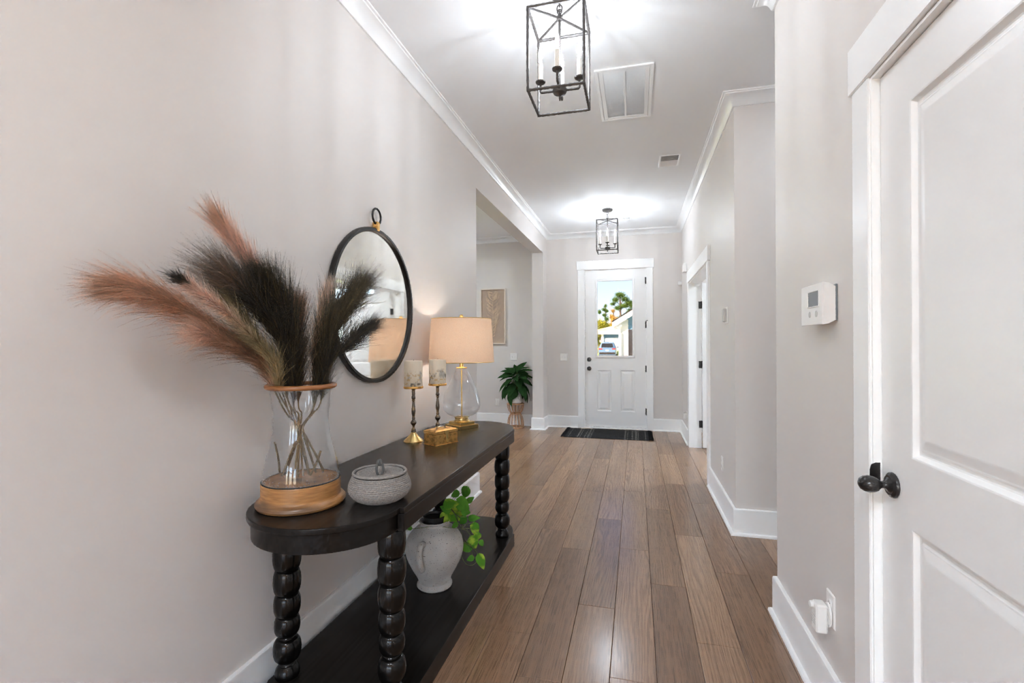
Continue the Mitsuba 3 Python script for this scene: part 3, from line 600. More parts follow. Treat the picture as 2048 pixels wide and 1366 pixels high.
# lidded rope basket
bk = thing('rope_basket', 'small grey coiled rope basket with a dished lid, at the near console end', 'basket')
BC = (-.904, 1.571, 0)
bp = smoothcurve([(.0, TZ+.002), (.060, TZ+.002), (.082, TZ+.009), (.099, .792), (.1075, .808), (.107, .824), (.101, .842), (.093, .858)], 40)
def coil(prof, r, every):
    """rope rows along a profile"""
    s = np.concatenate([[0], np.cumsum(np.linalg.norm(np.diff(prof, axis=0), axis=1))]); out = []
    for d in np.arange(every*.5, s[-1], every): out.append((np.interp(d, s, prof[:, 0]), np.interp(d, s, prof[:, 1])))
    return out
part(bk, 'body', cat([ring((BC[0], BC[1], z), max(R, .004), .0040, 'z', 72, 8) for R, z in coil(bp, .004, .0064)]), ROPE, smooth=True)
lid = thing
lp = smoothcurve([(.003, .852), (.03, .853), (.06, .858), (.085, .866)], 30)
lk = part(bk, 'lid', cat([ring((BC[0], BC[1], z), max(R, .004), .0036, 'z', 64, 8) for R, z in coil(lp, .0036, .0058)]+[ring((BC[0], BC[1], .868), .0925, .0050, 'z', 72, 10)]), ROPE, smooth=True)
part(lk, 'loop_handle', cat([tube(smoothcurve([(BC[0]-.004, BC[1]-.003, .852), (BC[0]-.010, BC[1]-.006, .872), (BC[0]-.008, BC[1]-.004, .893), (BC[0], BC[1], .902), (BC[0]+.008, BC[1]+.004, .893), (BC[0]+.010, BC[1]+.006, .872), (BC[0]+.004, BC[1]+.003, .852)], 36), .0045, 10),
     ring((BC[0]-.002, BC[1], .899), .0075, .0048, 'y', 20, 8), ring((BC[0], BC[1], .902), .0075, .0045, 'x', 20, 8)]), ROPEDARK, smooth=True, label='dark knotted rope loop')

# candlesticks and candles
cs_prof = [(0, 0), (.056, 0), (.0567, .002), (.056, .005), (.052, .009), (.0455, .015), (.036, .024), (.026, .034), (.018, .044), (.0135, .050), (.0118, .053)]
sh_prof = [(.0118, .053), (.0150, .055), (.0152, .059), (.0120, .062), (.0135, .066), (.0128, .071), (.0085, .074), (.0068, .080), (.0065, .088), (.0098, .094), (.0155, .101), (.0172, .107), (.0155, .113), (.0098, .120), (.0072, .126), (.0078, .129), (.0098, .131), (.0098, .134), (.0072, .137),
           (.0085, .150), (.0112, .166), (.0120, .176), (.0108, .190), (.0080, .208), (.0065, .224), (.0062, .231), (.0095, .234), (.0095, .237), (.0068, .240), (.0108, .246), (.0120, .252), (.0108, .258), (.0070, .263), (.0090, .268), (.0096, .276), (.0088, .290), (.0100, .298), (.0140, .304), (.0220, .3065)]
for i, (x, y) in enumerate(((-1.244, 2.539), (-1.184, 2.748))):
    k = thing('candlestick', ('turned metal candlestick standing left of the brass box', 'turned metal candlestick standing behind the brass box')[i], 'candlestick', 'pair of candlesticks')
    c = (x, y, TZ)
    part(k, 'foot', lathe(cs_prof, 48, c), GOLD, label='brushed brass foot')
    part(k, 'shaft', lathe(sh_prof, 32, c), PEWTER, smooth=60)
    part(k, 'cup', lathe([(0, .305), (.054, .305), (.0557, .307), (.0562, .316), (.0548, .318), (.0535, .316), (.053, .312), (0, .312)], 56, c), BRASS)
    q = thing('pillar_candle', ('ivory pillar candle with pressed dark petals on the left candlestick', 'ivory pillar candle with pressed dark petals on the candlestick nearest the lamp')[i], 'candle', 'pair of pillar candles')
    part(q, 'wax', lathe([(0, .312), (.0510, .312), (.0520, .315), (.0520, .4610), (.0505, .4645), (.047, .4650), (.030, .4625), (.004, .461), (0, .461)], 56, c), WAX)
    part(q, 'wick', tube([(x, y, TZ+.460), (x+.001, y, TZ+.467), (x+.003, y, TZ+.472)], .0012, 6), DARK)

# brass box
bb = thing('brass_box', 'small aged brass box with a hinged lid, handle and hasp, in front of the candlesticks', 'box')
Mb = np.eye(4); an = math.radians(26.5)   # local x = long side (front, facing the hall), local y = away from the hall
Mb[:3, 0] = (math.sin(an), math.cos(an), 0); Mb[:3, 1] = (-math.cos(an), math.sin(an), 0); Mb[:3, 2] = (0, 0, 1); Mb[:3, 3] = (-1.071, 2.532, TZ)
L2, W2 = .082, .049
part(bb, 'body', tf(cat([bx(-L2, L2, -W2, W2, .003, .060, .0008), bx(-L2-.004, L2+.004, -W2-.004, W2+.004, 0, .003, .0008)]), Mb), BRASS, smooth=False)
lk = part(bb, 'lid', tf(hull([(s*(L2+.0015), t*(W2+.0015), z) for s in (-1, 1) for t in (-1, 1) for z in (.063, .076)]+[(s*(L2-.012), t*(W2-.010), .083) for s in (-1, 1) for t in (-1, 1)]), Mb), BRASS, smooth=False)
part(bb, 'lid_rim', tf(bx(-L2-.0035, L2+.0035, -W2-.0035, W2+.0035, .0755, .0772, .0006), Mb), BRASS, smooth=False)
part(lk, 'handle', tf(cat([tube(smoothcurve([(-.030, 0, .082), (-.030, 0, .089), (-.022, 0, .092), (0, 0, .0925), (.022, 0, .092), (.030, 0, .089), (.030, 0, .082)], 30), .0026, 8), bx(-.038, -.024, -.006, .006, .0825, .0845), bx(.024, .038, -.006, .006, .0825, .0845)]), Mb), PEWTER, label='dark bail handle')
part(bb, 'hasp', tf(cat([bx(-.011, .011, -W2-.004, -W2-.001, .058, .078, .0008), bx(-.008, .008, -W2-.0045, -W2-.0025, .018, .060, .0008), ring((0, -W2-.006, .026), .005, .0016, 'x', 16, 6), ball((0, -W2-.006, .016), .004, 1)]), Mb), GOLD, smooth=False, label='hinged hasp')

# table lamp
lamp = thing('table_lamp', 'table lamp with a clear teardrop glass body, brass base and oatmeal drum shade', 'table lamp')
lc = (-1.13, 3.025, TZ)
def sq(h, z0, z1): return rotz(bx(-h, h, -h, h, z0, z1, .0015), 60)
base_ = part(lamp, 'base', cat([tf(sq(.079, 0, .025), frame(lc, (1, 0, 0), (0, 1, 0))), tf(sq(.061, .025, .043), frame(lc, (1, 0, 0), (0, 1, 0))), lathe([(0, .043), (.052, .043), (.054, .047), (.050, .052), (.044, .055), (.043, .064), (.046, .068), (.044, .072), (.036, .076), (0, .076)], 40, lc)]), GOLD, smooth=30)
gl = smoothcurve([(.040, .062), (.052, .064), (.050, .072), (.058, .080), (.088, .090), (.112, .112), (.124, .145), (.1235, .175), (.112, .225), (.091, .280), (.066, .335), (.047, .372), (.037, .392), (.034, .398)], 60)
part(lamp, 'glass_body', lathe(np.vstack([gl, gl[::-1]-[.0025, 0]]), 96, lc, close=True), SOLIDGLASS, smooth=True, label='clear teardrop glass')
part(lamp, 'rod', tube([(lc[0], lc[1], TZ+.070), (lc[0], lc[1], TZ+.44)], .0048, 14), GOLD)
part(lamp, 'cap', lathe([(0, .396), (.036, .396), (.0375, .400), (.036, .404), (.016, .406), (.014, .412), (.013, .470), (.015, .474), (.015, .527), (0, .531)], 40, lc), GOLD)
shp = [(.2185, .440), (.2000, .727)]
sh = lathe([shp[0], (.2139, .512), (.2092, .585), (.2046, .656), shp[1]], 96, lc)
part(lamp, 'shade', sh, LINEN, smooth=True, label='oatmeal linen drum shade')
part(lamp, 'shade_ring', ring((lc[0], lc[1], TZ+.440), .2185, .0022, 'z', 96, 8), GOLD)
part(lamp, 'shade_ring', cat([ring((lc[0], lc[1], TZ+.727), .2000, .0022, 'z', 96, 8)]+[tube([(lc[0], lc[1], TZ+.722), (lc[0]+.2*math.cos(a), lc[1]+.2*math.sin(a), TZ+.727)], .0016, 6) for a in (.4, 2.5, 4.6)]), GOLD)
part(lamp, 'harp', tube(smoothcurve([(lc[0]-.012, lc[1], TZ+.46), (lc[0]-.05, lc[1], TZ+.53), (lc[0]-.052, lc[1], TZ+.64), (lc[0], lc[1], TZ+.722), (lc[0]+.052, lc[1], TZ+.64), (lc[0]+.05, lc[1], TZ+.53), (lc[0]+.012, lc[1], TZ+.46)], 40), .002, 8), GOLD)
part(lamp, 'finial', lathe([(0, .720), (.005, .722), (.005, .732), (.009, .735), (.0125, .743), (.0115, .751), (.006, .756), (0, .757)], 24, lc), GOLD)
b_ = mikit.ply(lathe([(0, .530), (.013, .532), (.014, .555), (.024, .580), (.030, .603), (.027, .627), (.014, .641), (0, .644)], 24, lc), BULBM, smooth=True)
b_['emitter'] = {'type': 'area', 'radiance': rgb(*[TABLE_BULB*c for c in (1.0, .96, .90)])}
put(lamp, 'bulb', b_)
# ================================================================ LANTERNS
def lantern(x, y, label, L):
    k = thing('lantern_pendant', label, 'pendant lamp', 'pair of lantern pendants')
    z0, z1, h = 2.506, 2.892, .1295
    b = .0055
    part(k, 'canopy', lathe([(0, H), (.064, H), (.066, H-.004), (.064, H-.018), (.058, H-.024), (.020, H-.028), (.012, H-.034), (0, H-.034)], 40, (x, y, 0)), IRON)
    for i in range(4):
        ax = 'x' if i % 2 else 'y'
        m = ring((0, 0, 0), .0125, .0024, ax, 24, 8); m.apply_scale((1, 1, 1.35)); m.apply_translation((x, y, H-.048-.0255*i)); part(k, 'chain_link', m, IRON)
    def bar(p, q, r=b):
        p, q = np.array(p, float), np.array(q, float); n = 26
        C = p+(q-p)*np.linspace(0, 1, n)[:, None]
        s = 1+.16*np.sin(np.arange(n)*2.4+p.sum()*9)
        return tube(C, r*s*1.18, 6)
    X, Y = (x-h, x+h), (y-h, y+h)
    for a in X:
        for c in Y: part(k, 'corner_post', bar((a, c, z0-.004), (a, c, z1+.004)), IRON, smooth=20)
    for z, nm in ((z1, 'top_rail'), (z0, 'bottom_rail')):
        for a in X: part(k, nm, bar((a, Y[0], z), (a, Y[1], z)), IRON, smooth=20)
        for c in Y: part(k, nm, bar((X[0], c, z), (X[1], c, z)), IRON, smooth=20)
    zc = z1+.012
    part(k, 'cross_bar', tube([(X[0], Y[0], z1), (x, y, zc), (X[1], Y[1], z1)], .0052, 6), IRON)
    part(k, 'cross_bar', tube([(X[0], Y[1], z1), (x, y, zc), (X[1], Y[0], z1)], .0052, 6), IRON)
    part(k, 'loop', cat([lathe([(0, zc-.012), (.013, zc-.010), (.015, zc), (.010, zc+.012), (.006, zc+.02), (0, zc+.022)], 20, (x, y, 0)), ring((x, y, zc+.031), .011, .0024, 'y', 20, 8)]), IRON)
    zh = 2.555
    part(k, 'center_rod', tube([(x, y, zh), (x, y, zc)], .0055, 12), IRON)
    part(k, 'hub', lathe([(0, zh-.052), (.004, zh-.050), (.005, zh-.040), (.0045, zh-.030), (.012, zh-.024), (.030, zh-.016), (.034, zh-.006), (.034, zh+.004), (.028, zh+.012), (.014, zh+.018), (.008, zh+.026), (0, zh+.026)], 32, (x, y, 0)), IRON)
    for i in range(4):
        a = i*math.pi/2+.03; dx, dy = math.cos(a), math.sin(a); R = .094
        cx, cy = x+R*dx, y+R*dy
        part(k, 'arm', tube([(x, y, zh-.002), (cx-dx*.004, cy-dy*.004, zh-.002), (cx, cy, zh+.003), (cx, cy, zh+.046)], .0058, 10), IRON)
        part(k, 'drip_cup', lathe([(0, zh+.042), (.018, zh+.043), (.0235, zh+.047), (.0245, zh+.052), (.021, zh+.051), (.012, zh+.048), (0, zh+.048)], 28, (cx, cy, 0)), IRON)
        part(k, 'candle_sleeve', lathe([(0, zh+.048), (.0115, zh+.048), (.0115, zh+.138), (.010, zh+.141), (0, zh+.141)], 24, (cx, cy, 0)), CANDLE)
        fl_ = [(0, zh+.141), (.007, zh+.142), (.0095, zh+.152), (.0150, zh+.170), (.0160, zh+.181), (.0135, zh+.197), (.0080, zh+.214), (.0030, zh+.228), (0, zh+.233)]
        bl = mikit.ply(lathe([(r*.66, z) for r, z in fl_], 16, (cx, cy, 0)), BULBM, smooth=True)
        bl['emitter'] = {'type': 'area', 'radiance': rgb(*[L*c for c in WARM])}
        put(k, 'bulb', bl)
    return k
lantern(-.350, 2.300, 'square black iron lantern with four candle bulbs, nearest the camera', BULB*.78)
lantern(-.346, 6.296, 'square black iron lantern with four candle bulbs, far one by the front door', BULB*1.05)

# ================================================================ CEILING GRILLES
g = thing('return_air_grille', 'large white return air grille in two louvred bays on the ceiling', 'vent')
gx0, gx1, gy0, gy1 = -.247, .118, 3.050, 3.765
part(g, 'frame', cat([bx(gx0, gx0+.022, gy0, gy1, H-.010, H, .003), bx(gx1-.022, gx1, gy0, gy1, H-.010, H, .003), bx(gx0, gx1, gy0, gy0+.022, H-.010, H, .003), bx(gx0, gx1, gy1-.022, gy1, H-.010, H, .003)]), TRIM, smooth=False)
part(g, 'door', cat([bx(gx0+.024, gx0+.052, gy0+.024, gy1-.024, H-.008, H-.001, .002), bx(gx1-.052, gx1-.024, gy0+.024, gy1-.024, H-.008, H-.001, .002), bx(gx0+.05, gx1-.05, gy0+.024, gy0+.052, H-.008, H-.001, .002), bx(gx0+.05, gx1-.05, gy1-.052, gy1-.024, H-.008, H-.001, .002),
     bx((gx0+gx1)/2-.008, (gx0+gx1)/2+.008, gy0+.05, gy1-.05, H-.008, H-.001, .002)]), TRIM, smooth=False)
part(g, 'backing', bx(gx0+.03, gx1-.03, gy0+.03, gy1-.03, H-.0008, H-.0002), TRIM, smooth=False)
for a, b in ((gx0+.052, (gx0+gx1)/2-.008), ((gx0+gx1)/2+.008, gx1-.052)):
    lv = []
    for i in range(46):
        yy = gy0+.058+i*(gy1-gy0-.116)/45
        lv.append(hull([(xx, yy+s, H-.0072+t) for xx in (a, b) for s, t in ((-.0068, .0), (-.0060, -.0006), (.0066, .0048), (.0056, .0052))]))
    part(g, 'louvers', cat(lv), TRIM, smooth=False, kind='stuff', label='bank of fine white louvers')
def register(x0, x1, y0, y1, label, n, along='x'):
    k = thing('ceiling_register', label, 'vent')
    m = .016
    part(k, 'frame', cat([hull([(X, Y, Z) for X in (x0+a, x1-a) for Y in (y0+a, y1-a) for Z in (zz,)]) for a, zz in ()] or [bx(x0, x0+m, y0, y1, H-.007, H, .002), bx(x1-m, x1, y0, y1, H-.007, H, .002), bx(x0+m, x1-m, y0, y0+m, H-.007, H, .002), bx(x0+m, x1-m, y1-m, y1, H-.007, H, .002)]), TRIM, smooth=False)
    part(k, 'backing', bx(x0+.01, x1-.01, y0+.01, y1-.01, H-.0008, H-.0002), PLASTIC2, smooth=False)
    lv = []
    for i in range(n):
        if along == 'x':
            yy = y0+m+(i+.5)*(y1-y0-2*m)/n; s = -1 if i < n/2 else 1
            lv.append(hull([(xx, yy+a*s, H-.007+t) for xx in (x0+m, x1-m) for a, t in ((-.006, .0056), (-.005, .006), (.006, .0), (.007, .0004))]))
        else:
            xx = x0+m+(i+.5)*(x1-x0-2*m)/n
            lv.append(hull([(xx+a, yy, H-.007+t) for yy in (y0+m, y1-m) for a, t in ((-.003, .0056), (-.002, .006), (.003, .0), (.004, .0004))]))
    part(k, 'louvers', cat(lv), TRIM, smooth=False, kind='stuff')
register(.220, .408, 4.598, 4.895, 'square white ceiling register with dark slots beyond the return grille', 14)
register(-.185, -.050, 6.700, 6.880, 'small white ceiling register behind the far lantern', 10, 'y')

# ================================================================ PLATES AND DEVICES ON THE WALLS
def switch(M, label, gangs=2):
    k = thing('light_switch', label, 'light switch'); w = .070+.046*(gangs-1); h = .115
    part(k, 'plate', tf(hull([(s*w/2, t*h/2, 0) for s in (-1, 1) for t in (-1, 1)]+[(s*(w/2-.004), t*(h/2-.004), .006) for s in (-1, 1) for t in (-1, 1)]), M), PLASTIC, smooth=False)
    for i in range(gangs):
        u = (i-(gangs-1)/2)*.046
        part(k, 'toggle', tf(hull([(u+s*.005, t*.012, .005) for s in (-1, 1) for t in (-1, 1)]+[(u+s*.004, .004+t*.004, .016) for s in (-1, 1) for t in (-1, 1)]), M), PLASTIC, smooth=False)
    return k
def outlet(M, label):
    k = thing('wall_outlet', label, 'outlet'); w, h = .072, .117
    part(k, 'plate', tf(hull([(s*w/2, t*h/2, 0) for s in (-1, 1) for t in (-1, 1)]+[(s*(w/2-.004), t*(h/2-.004), .005) for s in (-1, 1) for t in (-1, 1)]), M), PLASTIC, smooth=False)
    for v in (-.0195, .0195):
        r = part(k, 'receptacle', tf(ext(Polygon([(.017*math.cos(a)*(1 if abs(math.cos(a)) < .9 else .97), .0145*math.sin(a)) for a in np.linspace(0, 2*np.pi, 24)[:-1]]), .0075), M @ frame((0, v, 0), (1, 0, 0), (0, 1, 0))), PLASTIC, smooth=False)
        part(r, 'slots', tf(cat([bx(-.0075, -.0055, v-.001, v+.007, .0074, .0078), bx(.0055, .0075, v-.001, v+.006, .0074, .0078), bx(-.002, .002, v-.010, v-.006, .0074, .0078)]), M), DARK, smooth=False)
    return k
BX, BZ = (1, 0, 0), (0, 0, 1)
switch(frame((-1.099, 7.53, 1.103), BX, BZ), 'white double light switch left of the front door')
switch(frame((-1.914, 7.53, 1.107), BX, BZ), 'white double light switch above the leafy plant in the dining room')
outlet(frame((-2.191, 7.53, .362), BX, BZ), 'white outlet low on the dining room wall left of the plant stand')
RY = (0, -1, 0)
outlet(frame((RW, 4.135, .362), RY, BZ), 'white outlet low on the right hall wall beside the double door')
outlet(frame((RW, 1.928, .388), RY, BZ), 'white outlet plate on the near right wall holding a plugged in adapter')
# plug-in adapter in the lower receptacle
pa = thing('plug_adapter', 'white plug in power adapter with vent slots in the near right outlet', 'plug adapter')
Mp = frame((RW, 1.928, .388), RY, BZ)
part(pa, 'plug_plate', tf(hull([(.030*math.cos(a), -.022+.042*math.sin(a)*(1 if math.sin(a) > 0 else 1), w) for a in np.linspace(0, 2*np.pi, 28)[:-1] for w in (.008, .014)]), Mp), PLASTIC)
part(pa, 'body', tf(bx(-.024, .024, -.082, .018, .018, .056, .005), Mp), PLASTIC, smooth=20)
part(pa, 'neck', tf(bx(-.018, .018, -.050, .008, .012, .019, .002), Mp), PLASTIC2, smooth=20)
part(pa, 'vents', tf(cat([bx(-.019+.0075*i, -.0145+.0075*i, -.030-.009*j, -.026-.009*j, .0555, .0568, .0005) for i in range(5) for j in range(4)]), Mp), PLASTIC2, smooth=False)
part(pa, 'dial', tf(lathe([(0, 0), (.012, 0), (.012, .010), (.009, .012), (0, .012)], 24, (0, 0, 0)), Mp @ frame((-.010, .004, .055), (1, 0, 0), (0, 1, 0))), PLASTIC)
part(pa, 'indicator', tf(ball((.010, -.083, .036), .003, 1), Mp), DARK)
# thermostat
th = thing('thermostat', 'white thermostat with a grey screen and two round buttons on the near right wall', 'thermostat')
Mt = frame((RW, 1.958, 1.467), RY, BZ)
part(th, 'back_plate', tf(bx(-.1015, .1015, -.060, .066, 0, .007, .003), Mt), SCREEN, smooth=20)
part(th, 'housing', tf(hull([(s*.105, t*.070, w) for s in (-1, 1) for t in (-1, 1) for w in (.030,)]+[(s*.107, t*.073, .046) for s in (-1, 1) for t in (-1, 1)]+[(s*.100, t*.058, .007) for s in (-1, 1) for t in (-1, 1)]+[(s*.103, t*.071, .050) for s in (-1, 1) for t in (-1, 1)]), Mt), PLASTIC, smooth=25)
part(th, 'screen', tf(bx(-.030, .078, -.008, .048, .0495, .0508), Mt), SCREEN, smooth=False, label='grey display')
part(th, 'screen_cover', tf(rectframe((-.028, -.006, .076, .046), .004, .049, .0525, .0008), Mt), PLASTIC, smooth=False)
for u in (-.012, .052): part(th, 'button', tf(lathe([(0, .050), (.0115, .050), (.0115, .0512), (.009, .0518), (0, .0515)], 28), Mt @ frame((u, -.034, 0), (1, 0, 0), (0, 1, 0))), PLASTIC2)
# sensor by the alcove corner
se = thing('wall_sensor', 'small white wall device with a grey face on the right hall wall near its corner', 'sensor')
Ms = frame((RW, 3.905, 1.535), RY, BZ)
part(se, 'bracket', tf(bx(-.045, .045, -.062, .062, 0, .008, .003), Ms), PLASTIC, smooth=20)
part(se, 'body', tf(bx(-.032, .032, -.050, .052, .008, .030, .006), Ms), PLASTIC2, smooth=20)
# chime and small camera near the far corner
ch = thing('door_chime', 'white rounded door chime high on the right wall beyond the double door', 'door chime')
Mc = frame((RW, 6.90, 2.342), RY, BZ)
part(ch, 'back', tf(bx(-.085, .085, -.060, .060, 0, .006, .003), Mc), PLASTIC, smooth=20)
part(ch, 'cover', tf(hull([(s*.080, t*.058, .006) for s in (-1, 1) for t in (-1, 1)]+[(s*.070, t*.052, .040) for s in (-1, 1) for t in (-1, 1)]+[(s*.076, t*.056, .034) for s in (-1, 1) for t in (-1, 1)]), Mc), PLASTIC, smooth=30)
mc = thing('motion_sensor', 'small white motion sensor in the far right corner under the chime', 'sensor')
part(mc, 'mount', tube([(.655, 7.53, 2.20), (.645, 7.505, 2.205)], .010, 12), PLASTIC2)
part(mc, 'body', hull([(.638+sx*.026, 7.485+sy*.020, 2.205+sz*.024) for sx in (-1, 1) for sy in (-1, 1) for sz in (-.7, .7)]+[(.638+sx*.020, 7.485+sy*.022, 2.205+sz*.030) for sx in (-1, 1) for sy in (-.6, .6) for sz in (-1, 1)]), PLASTIC, smooth=20)
pl = thing('plug_in_device', 'small white plug in device low on the right wall by the far casing', 'plug adapter')
Mq = frame((RW, 6.85, .345), RY, BZ)
part(pl, 'plate', tf(bx(-.036, .036, -.058, .058, 0, .006, .002), Mq), PLASTIC, smooth=False)
part(pl, 'body', tf(bx(-.026, .026, -.050, .028, .006, .044, .008), Mq), PLASTIC, smooth=20)
part(pl, 'top', tf(tube([(0, .010, .030), (0, .045, .030)], .012, 14), Mq), PLASTIC2)

# ================================================================ URN WITH POTHOS UNDER THE CONSOLE
urn = thing('stoneware_urn', 'grey pitted stoneware urn with two small handles on the lower shelf of the console', 'urn')
UC = (-1.015, 2.310, 0)
uo = smoothcurve([(.085, SZ), (.0905, SZ+.006), (.090, SZ+.014), (.082, SZ+.024), (.0805, SZ+.032), (.0955, .145), (.1165, .182), (.139, .231), (.149, .281), (.137, .333), (.102, .374), (.078, .388), (.069, .397), (.070, .404), (.077, .411), (.079, .416), (.074, .419)], 80)
ui = smoothcurve([(.074, .419), (.066, .412), (.060, .400), (.066, .388), (.118, .340), (.128, .285), (.118, .22), (.06, .13), (0, .12)], 30)
part(urn, 'body', lathe(np.vstack([[(0, SZ)], uo, ui[1:]]), 72, UC), URN, smooth=60)
hdir = np.array([px(834, 1098, Y=2.25)[0]-UC[0], 0])
for a in (math.radians(-92), math.radians(88)):
    ca, sa = math.cos(a), math.sin(a)
    pts = [(UC[0]+r*ca, UC[1]+r*sa, z) for r, z in ((.128, .338), (.150, .342), (.167, .330), (.171, .305), (.166, .272), (.157, .240), (.145, .222))]
    part(urn, 'handle', tube(smoothcurve(pts, 30), np.interp(np.linspace(0, 1, 30), [0, .5, 1], [.017, .0125, .018]), 14), URN, smooth=True)
po = thing('pothos_plant', 'trailing pothos with yellow green heart leaves growing out of the grey urn', 'plant')
part(po, 'nursery_pot', lathe([(0, .38), (.050, .38), (.058, .440), (.060, .443), (.056, .443), (.052, .432), (0, .430)], 36, UC), SOIL, label='black plastic pot')
def leaf_mesh(base, dirv, up, L, W, fold=.18, curl=.25, heart=.5, n=9, m=5):
    """a leaf blade from base along dirv; up is its upper face; a closed thin blade, heart shaped for heart > 0"""
    d = np.asarray(dirv, float); d /= np.linalg.norm(d); u = np.asarray(up, float); u = u-d*(u@d); u /= np.linalg.norm(u); s = np.cross(d, u)
    V = []
    for i in range(n):
        t = i/(n-1)
        w = W*.5*((math.sin(math.pi*min(1, t**(.55 if heart > .3 else .8)))**.85) if 0 < t < 1 else 0.0)
        if t == 0: w = W*.04
        for j in range(m):
            q = (j/(m-1))*2-1
            back = -heart*.22*L*(abs(q)**1.5)*max(0, 1-t*3.2)
            V.append(np.asarray(base)+d*(t*L+back)+s*(q*w)+u*(fold*abs(q)*w-curl*L*t*t))
    V = np.array(V); F = []
    for i in range(n-1):
        for j in range(m-1):
            a = i*m+j; F += [(a, a+1, a+m+1), (a, a+m+1, a+m)]
    V[:, 1] = np.minimum(V[:, 1], 7.515)
    return trimesh.Trimesh(V, F, process=False)
def pot(px_, py_, X, L, W, ang, m=LEAFP, tilt=.2, dpx=None, Y=None):
    """a pothos leaf whose middle is at the photograph position, ang = direction of its tip in the picture (degrees, 0 right, 90 up)"""
    c = px(px_, py_, X=X); a = math.radians(ang)
    d = _r*math.cos(a)-_d*math.sin(a)+_f*tilt; d = d/np.linalg.norm(d)
    up = -_f*.8-_d*.55
    b = c-d*L*.45
    part(po, 'leaf', leaf_mesh(b, d, up, L*1.15, W*1.2), m, smooth=True)
    return b
tips = []
for a in ((931, 984, -.885, .062, .046, -115, LEAFP2, .1), (925, 1008, -.875, .078, .060, -35, LEAFP2, .2), (900, 1008, -.925, .066, .048, 10, LEAFP, -.1), (904, 1030, -.93, .078, .062, -20, LEAFP, -.2),
          (889, 1037, -.955, .062, .046, -110, LEAFP, -.3), (911, 988, -.91, .042, .034, 200, LEAFP2, 0.), (931, 1023, -.86, .045, .038, -10, LEAFP2, .3), (947, 1036, -.825, .052, .030, 5, LEAFP2, .1),
          (950, 1058, -.815, .070, .040, -80, LEAFP, 0.), (947, 1084, -.82, .070, .046, -70, LEAFP, .1), (963, 1086, -.79, .036, .024, -65, LEAFP2, .1), (934, 1094, -.855, .060, .046, 190, LEAFP2, .1),
          (962, 1122, -.785, .075, .040, -70, LEAFP, -.1), (941, 1117, -.835, .042, .026, 200, LEAFP2, .2), (910, 1050, -.90, .036, .026, -150, LEAFP2, .1), (818, 1056, -1.10, .03, .018, 160, LEAFP2, 0.), (940, 1000, -.87, .04, .028, 40, LEAFP2, .3),
          (918, 1022, -.90, .055, .044, -60, LEAFP, 0.), (893, 1018, -.95, .05, .04, 150, LEAFP2, -.2), (955, 1072, -.80, .045, .034, -100, LEAFP, .2), (926, 1040, -.87, .05, .038, -140, LEAFP2, .2)):
    tips.append(pot(*a))
q0 = np.array([UC[0]+.03, UC[1]+.01, .435])
part(po, 'vine', tube(smoothcurve([q0, px(903, 1020, X=-.93), px(915, 1040, X=-.895), px(922, 1060, X=-.87), px(929, 1080, X=-.855), px(940, 1092, X=-.835), px(952, 1103, X=-.81)], 40), .0022, 8), VINE, smooth=True)
part(po, 'vine', tube(smoothcurve([q0, px(900, 1000, X=-.93), px(905, 1022, X=-.92), px(925, 1040, X=-.88), px(938, 1060, X=-.845), px(945, 1075, X=-.83)], 40), .0019, 8), VINE, smooth=True)
part(po, 'vine', tube(smoothcurve([px(922, 1112, X=-.87), px(932, 1128, X=-.85), px(943, 1131, X=-.835), px(955, 1123, X=-.81)], 24), .0013, 6), STEM, smooth=True)
for i, b in enumerate(tips):
    s = q0 if b[2] > .42 else (px(922, 1058, X=-.875) if b[2] > .3 else px(927, 1085, X=-.86))
    part(po, 'petiole', tube(smoothcurve([s, (s+b)/2+np.array([0, 0, .012]), b], 10), .0012, 6), STEM, smooth=True)

# ================================================================ PLANT ON THE RATTAN STAND IN THE DINING ROOM
SC = (-1.838, 7.335, 0)
sd = thing('rattan_stand', 'hourglass rattan plant stand on the dining room floor beside the opening', 'plant stand')
part(sd, 'rim', ring((SC[0], SC[1], .372), .132, .0085, 'z', 48, 10), RATTAN, smooth=True)
part(sd, 'top_disc', lathe([(0, .372), (.126, .372), (.126, .382), (0, .382)], 40, SC), RATTAN)
part(sd, 'waist_band', cat([ring((SC[0], SC[1], .212), .078, .007, 'z', 40, 8), ring((SC[0], SC[1], .225), .076, .006, 'z', 40, 8)]), RATTAN, smooth=True)
part(sd, 'base_ring', ring((SC[0], SC[1], .009), .130, .009, 'z', 48, 10), RATTAN, smooth=True)
for i in range(14):
    a = i*2*np.pi/14+.1
    pts = [(SC[0]+r*math.cos(a), SC[1]+r*math.sin(a), z) for r, z in ((.130, .372), (.126, .325), (.108, .27), (.082, .235), (.078, .215), (.098, .185), (.115, .14), (.124, .08), (.130, .009))]
    part(sd, 'rib', tube(smoothcurve(pts, 22), .0058, 8), RATTAN, smooth=True)
pt = thing('ceramic_pot', 'white squat ceramic pot on the rattan stand', 'plant pot')
part(pt, 'body', lathe(np.vstack([[(0, .382)], smoothcurve([(.075, .382), (.098, .392), (.108, .42), (.104, .46), (.088, .51), (.074, .55), (.068, .565)], 30), [(.063, .565), (.064, .55), (0, .53)]]), 48, SC), CERAM, smooth=50)
pe = thing('peace_lily', 'dark green plant with long drooping leaves in the white pot', 'plant')
part(pe, 'soil', lathe([(0, .53), (.062, .54), (0, .552)], 24, SC), SOIL)
gl_ = np.random.default_rng(5)
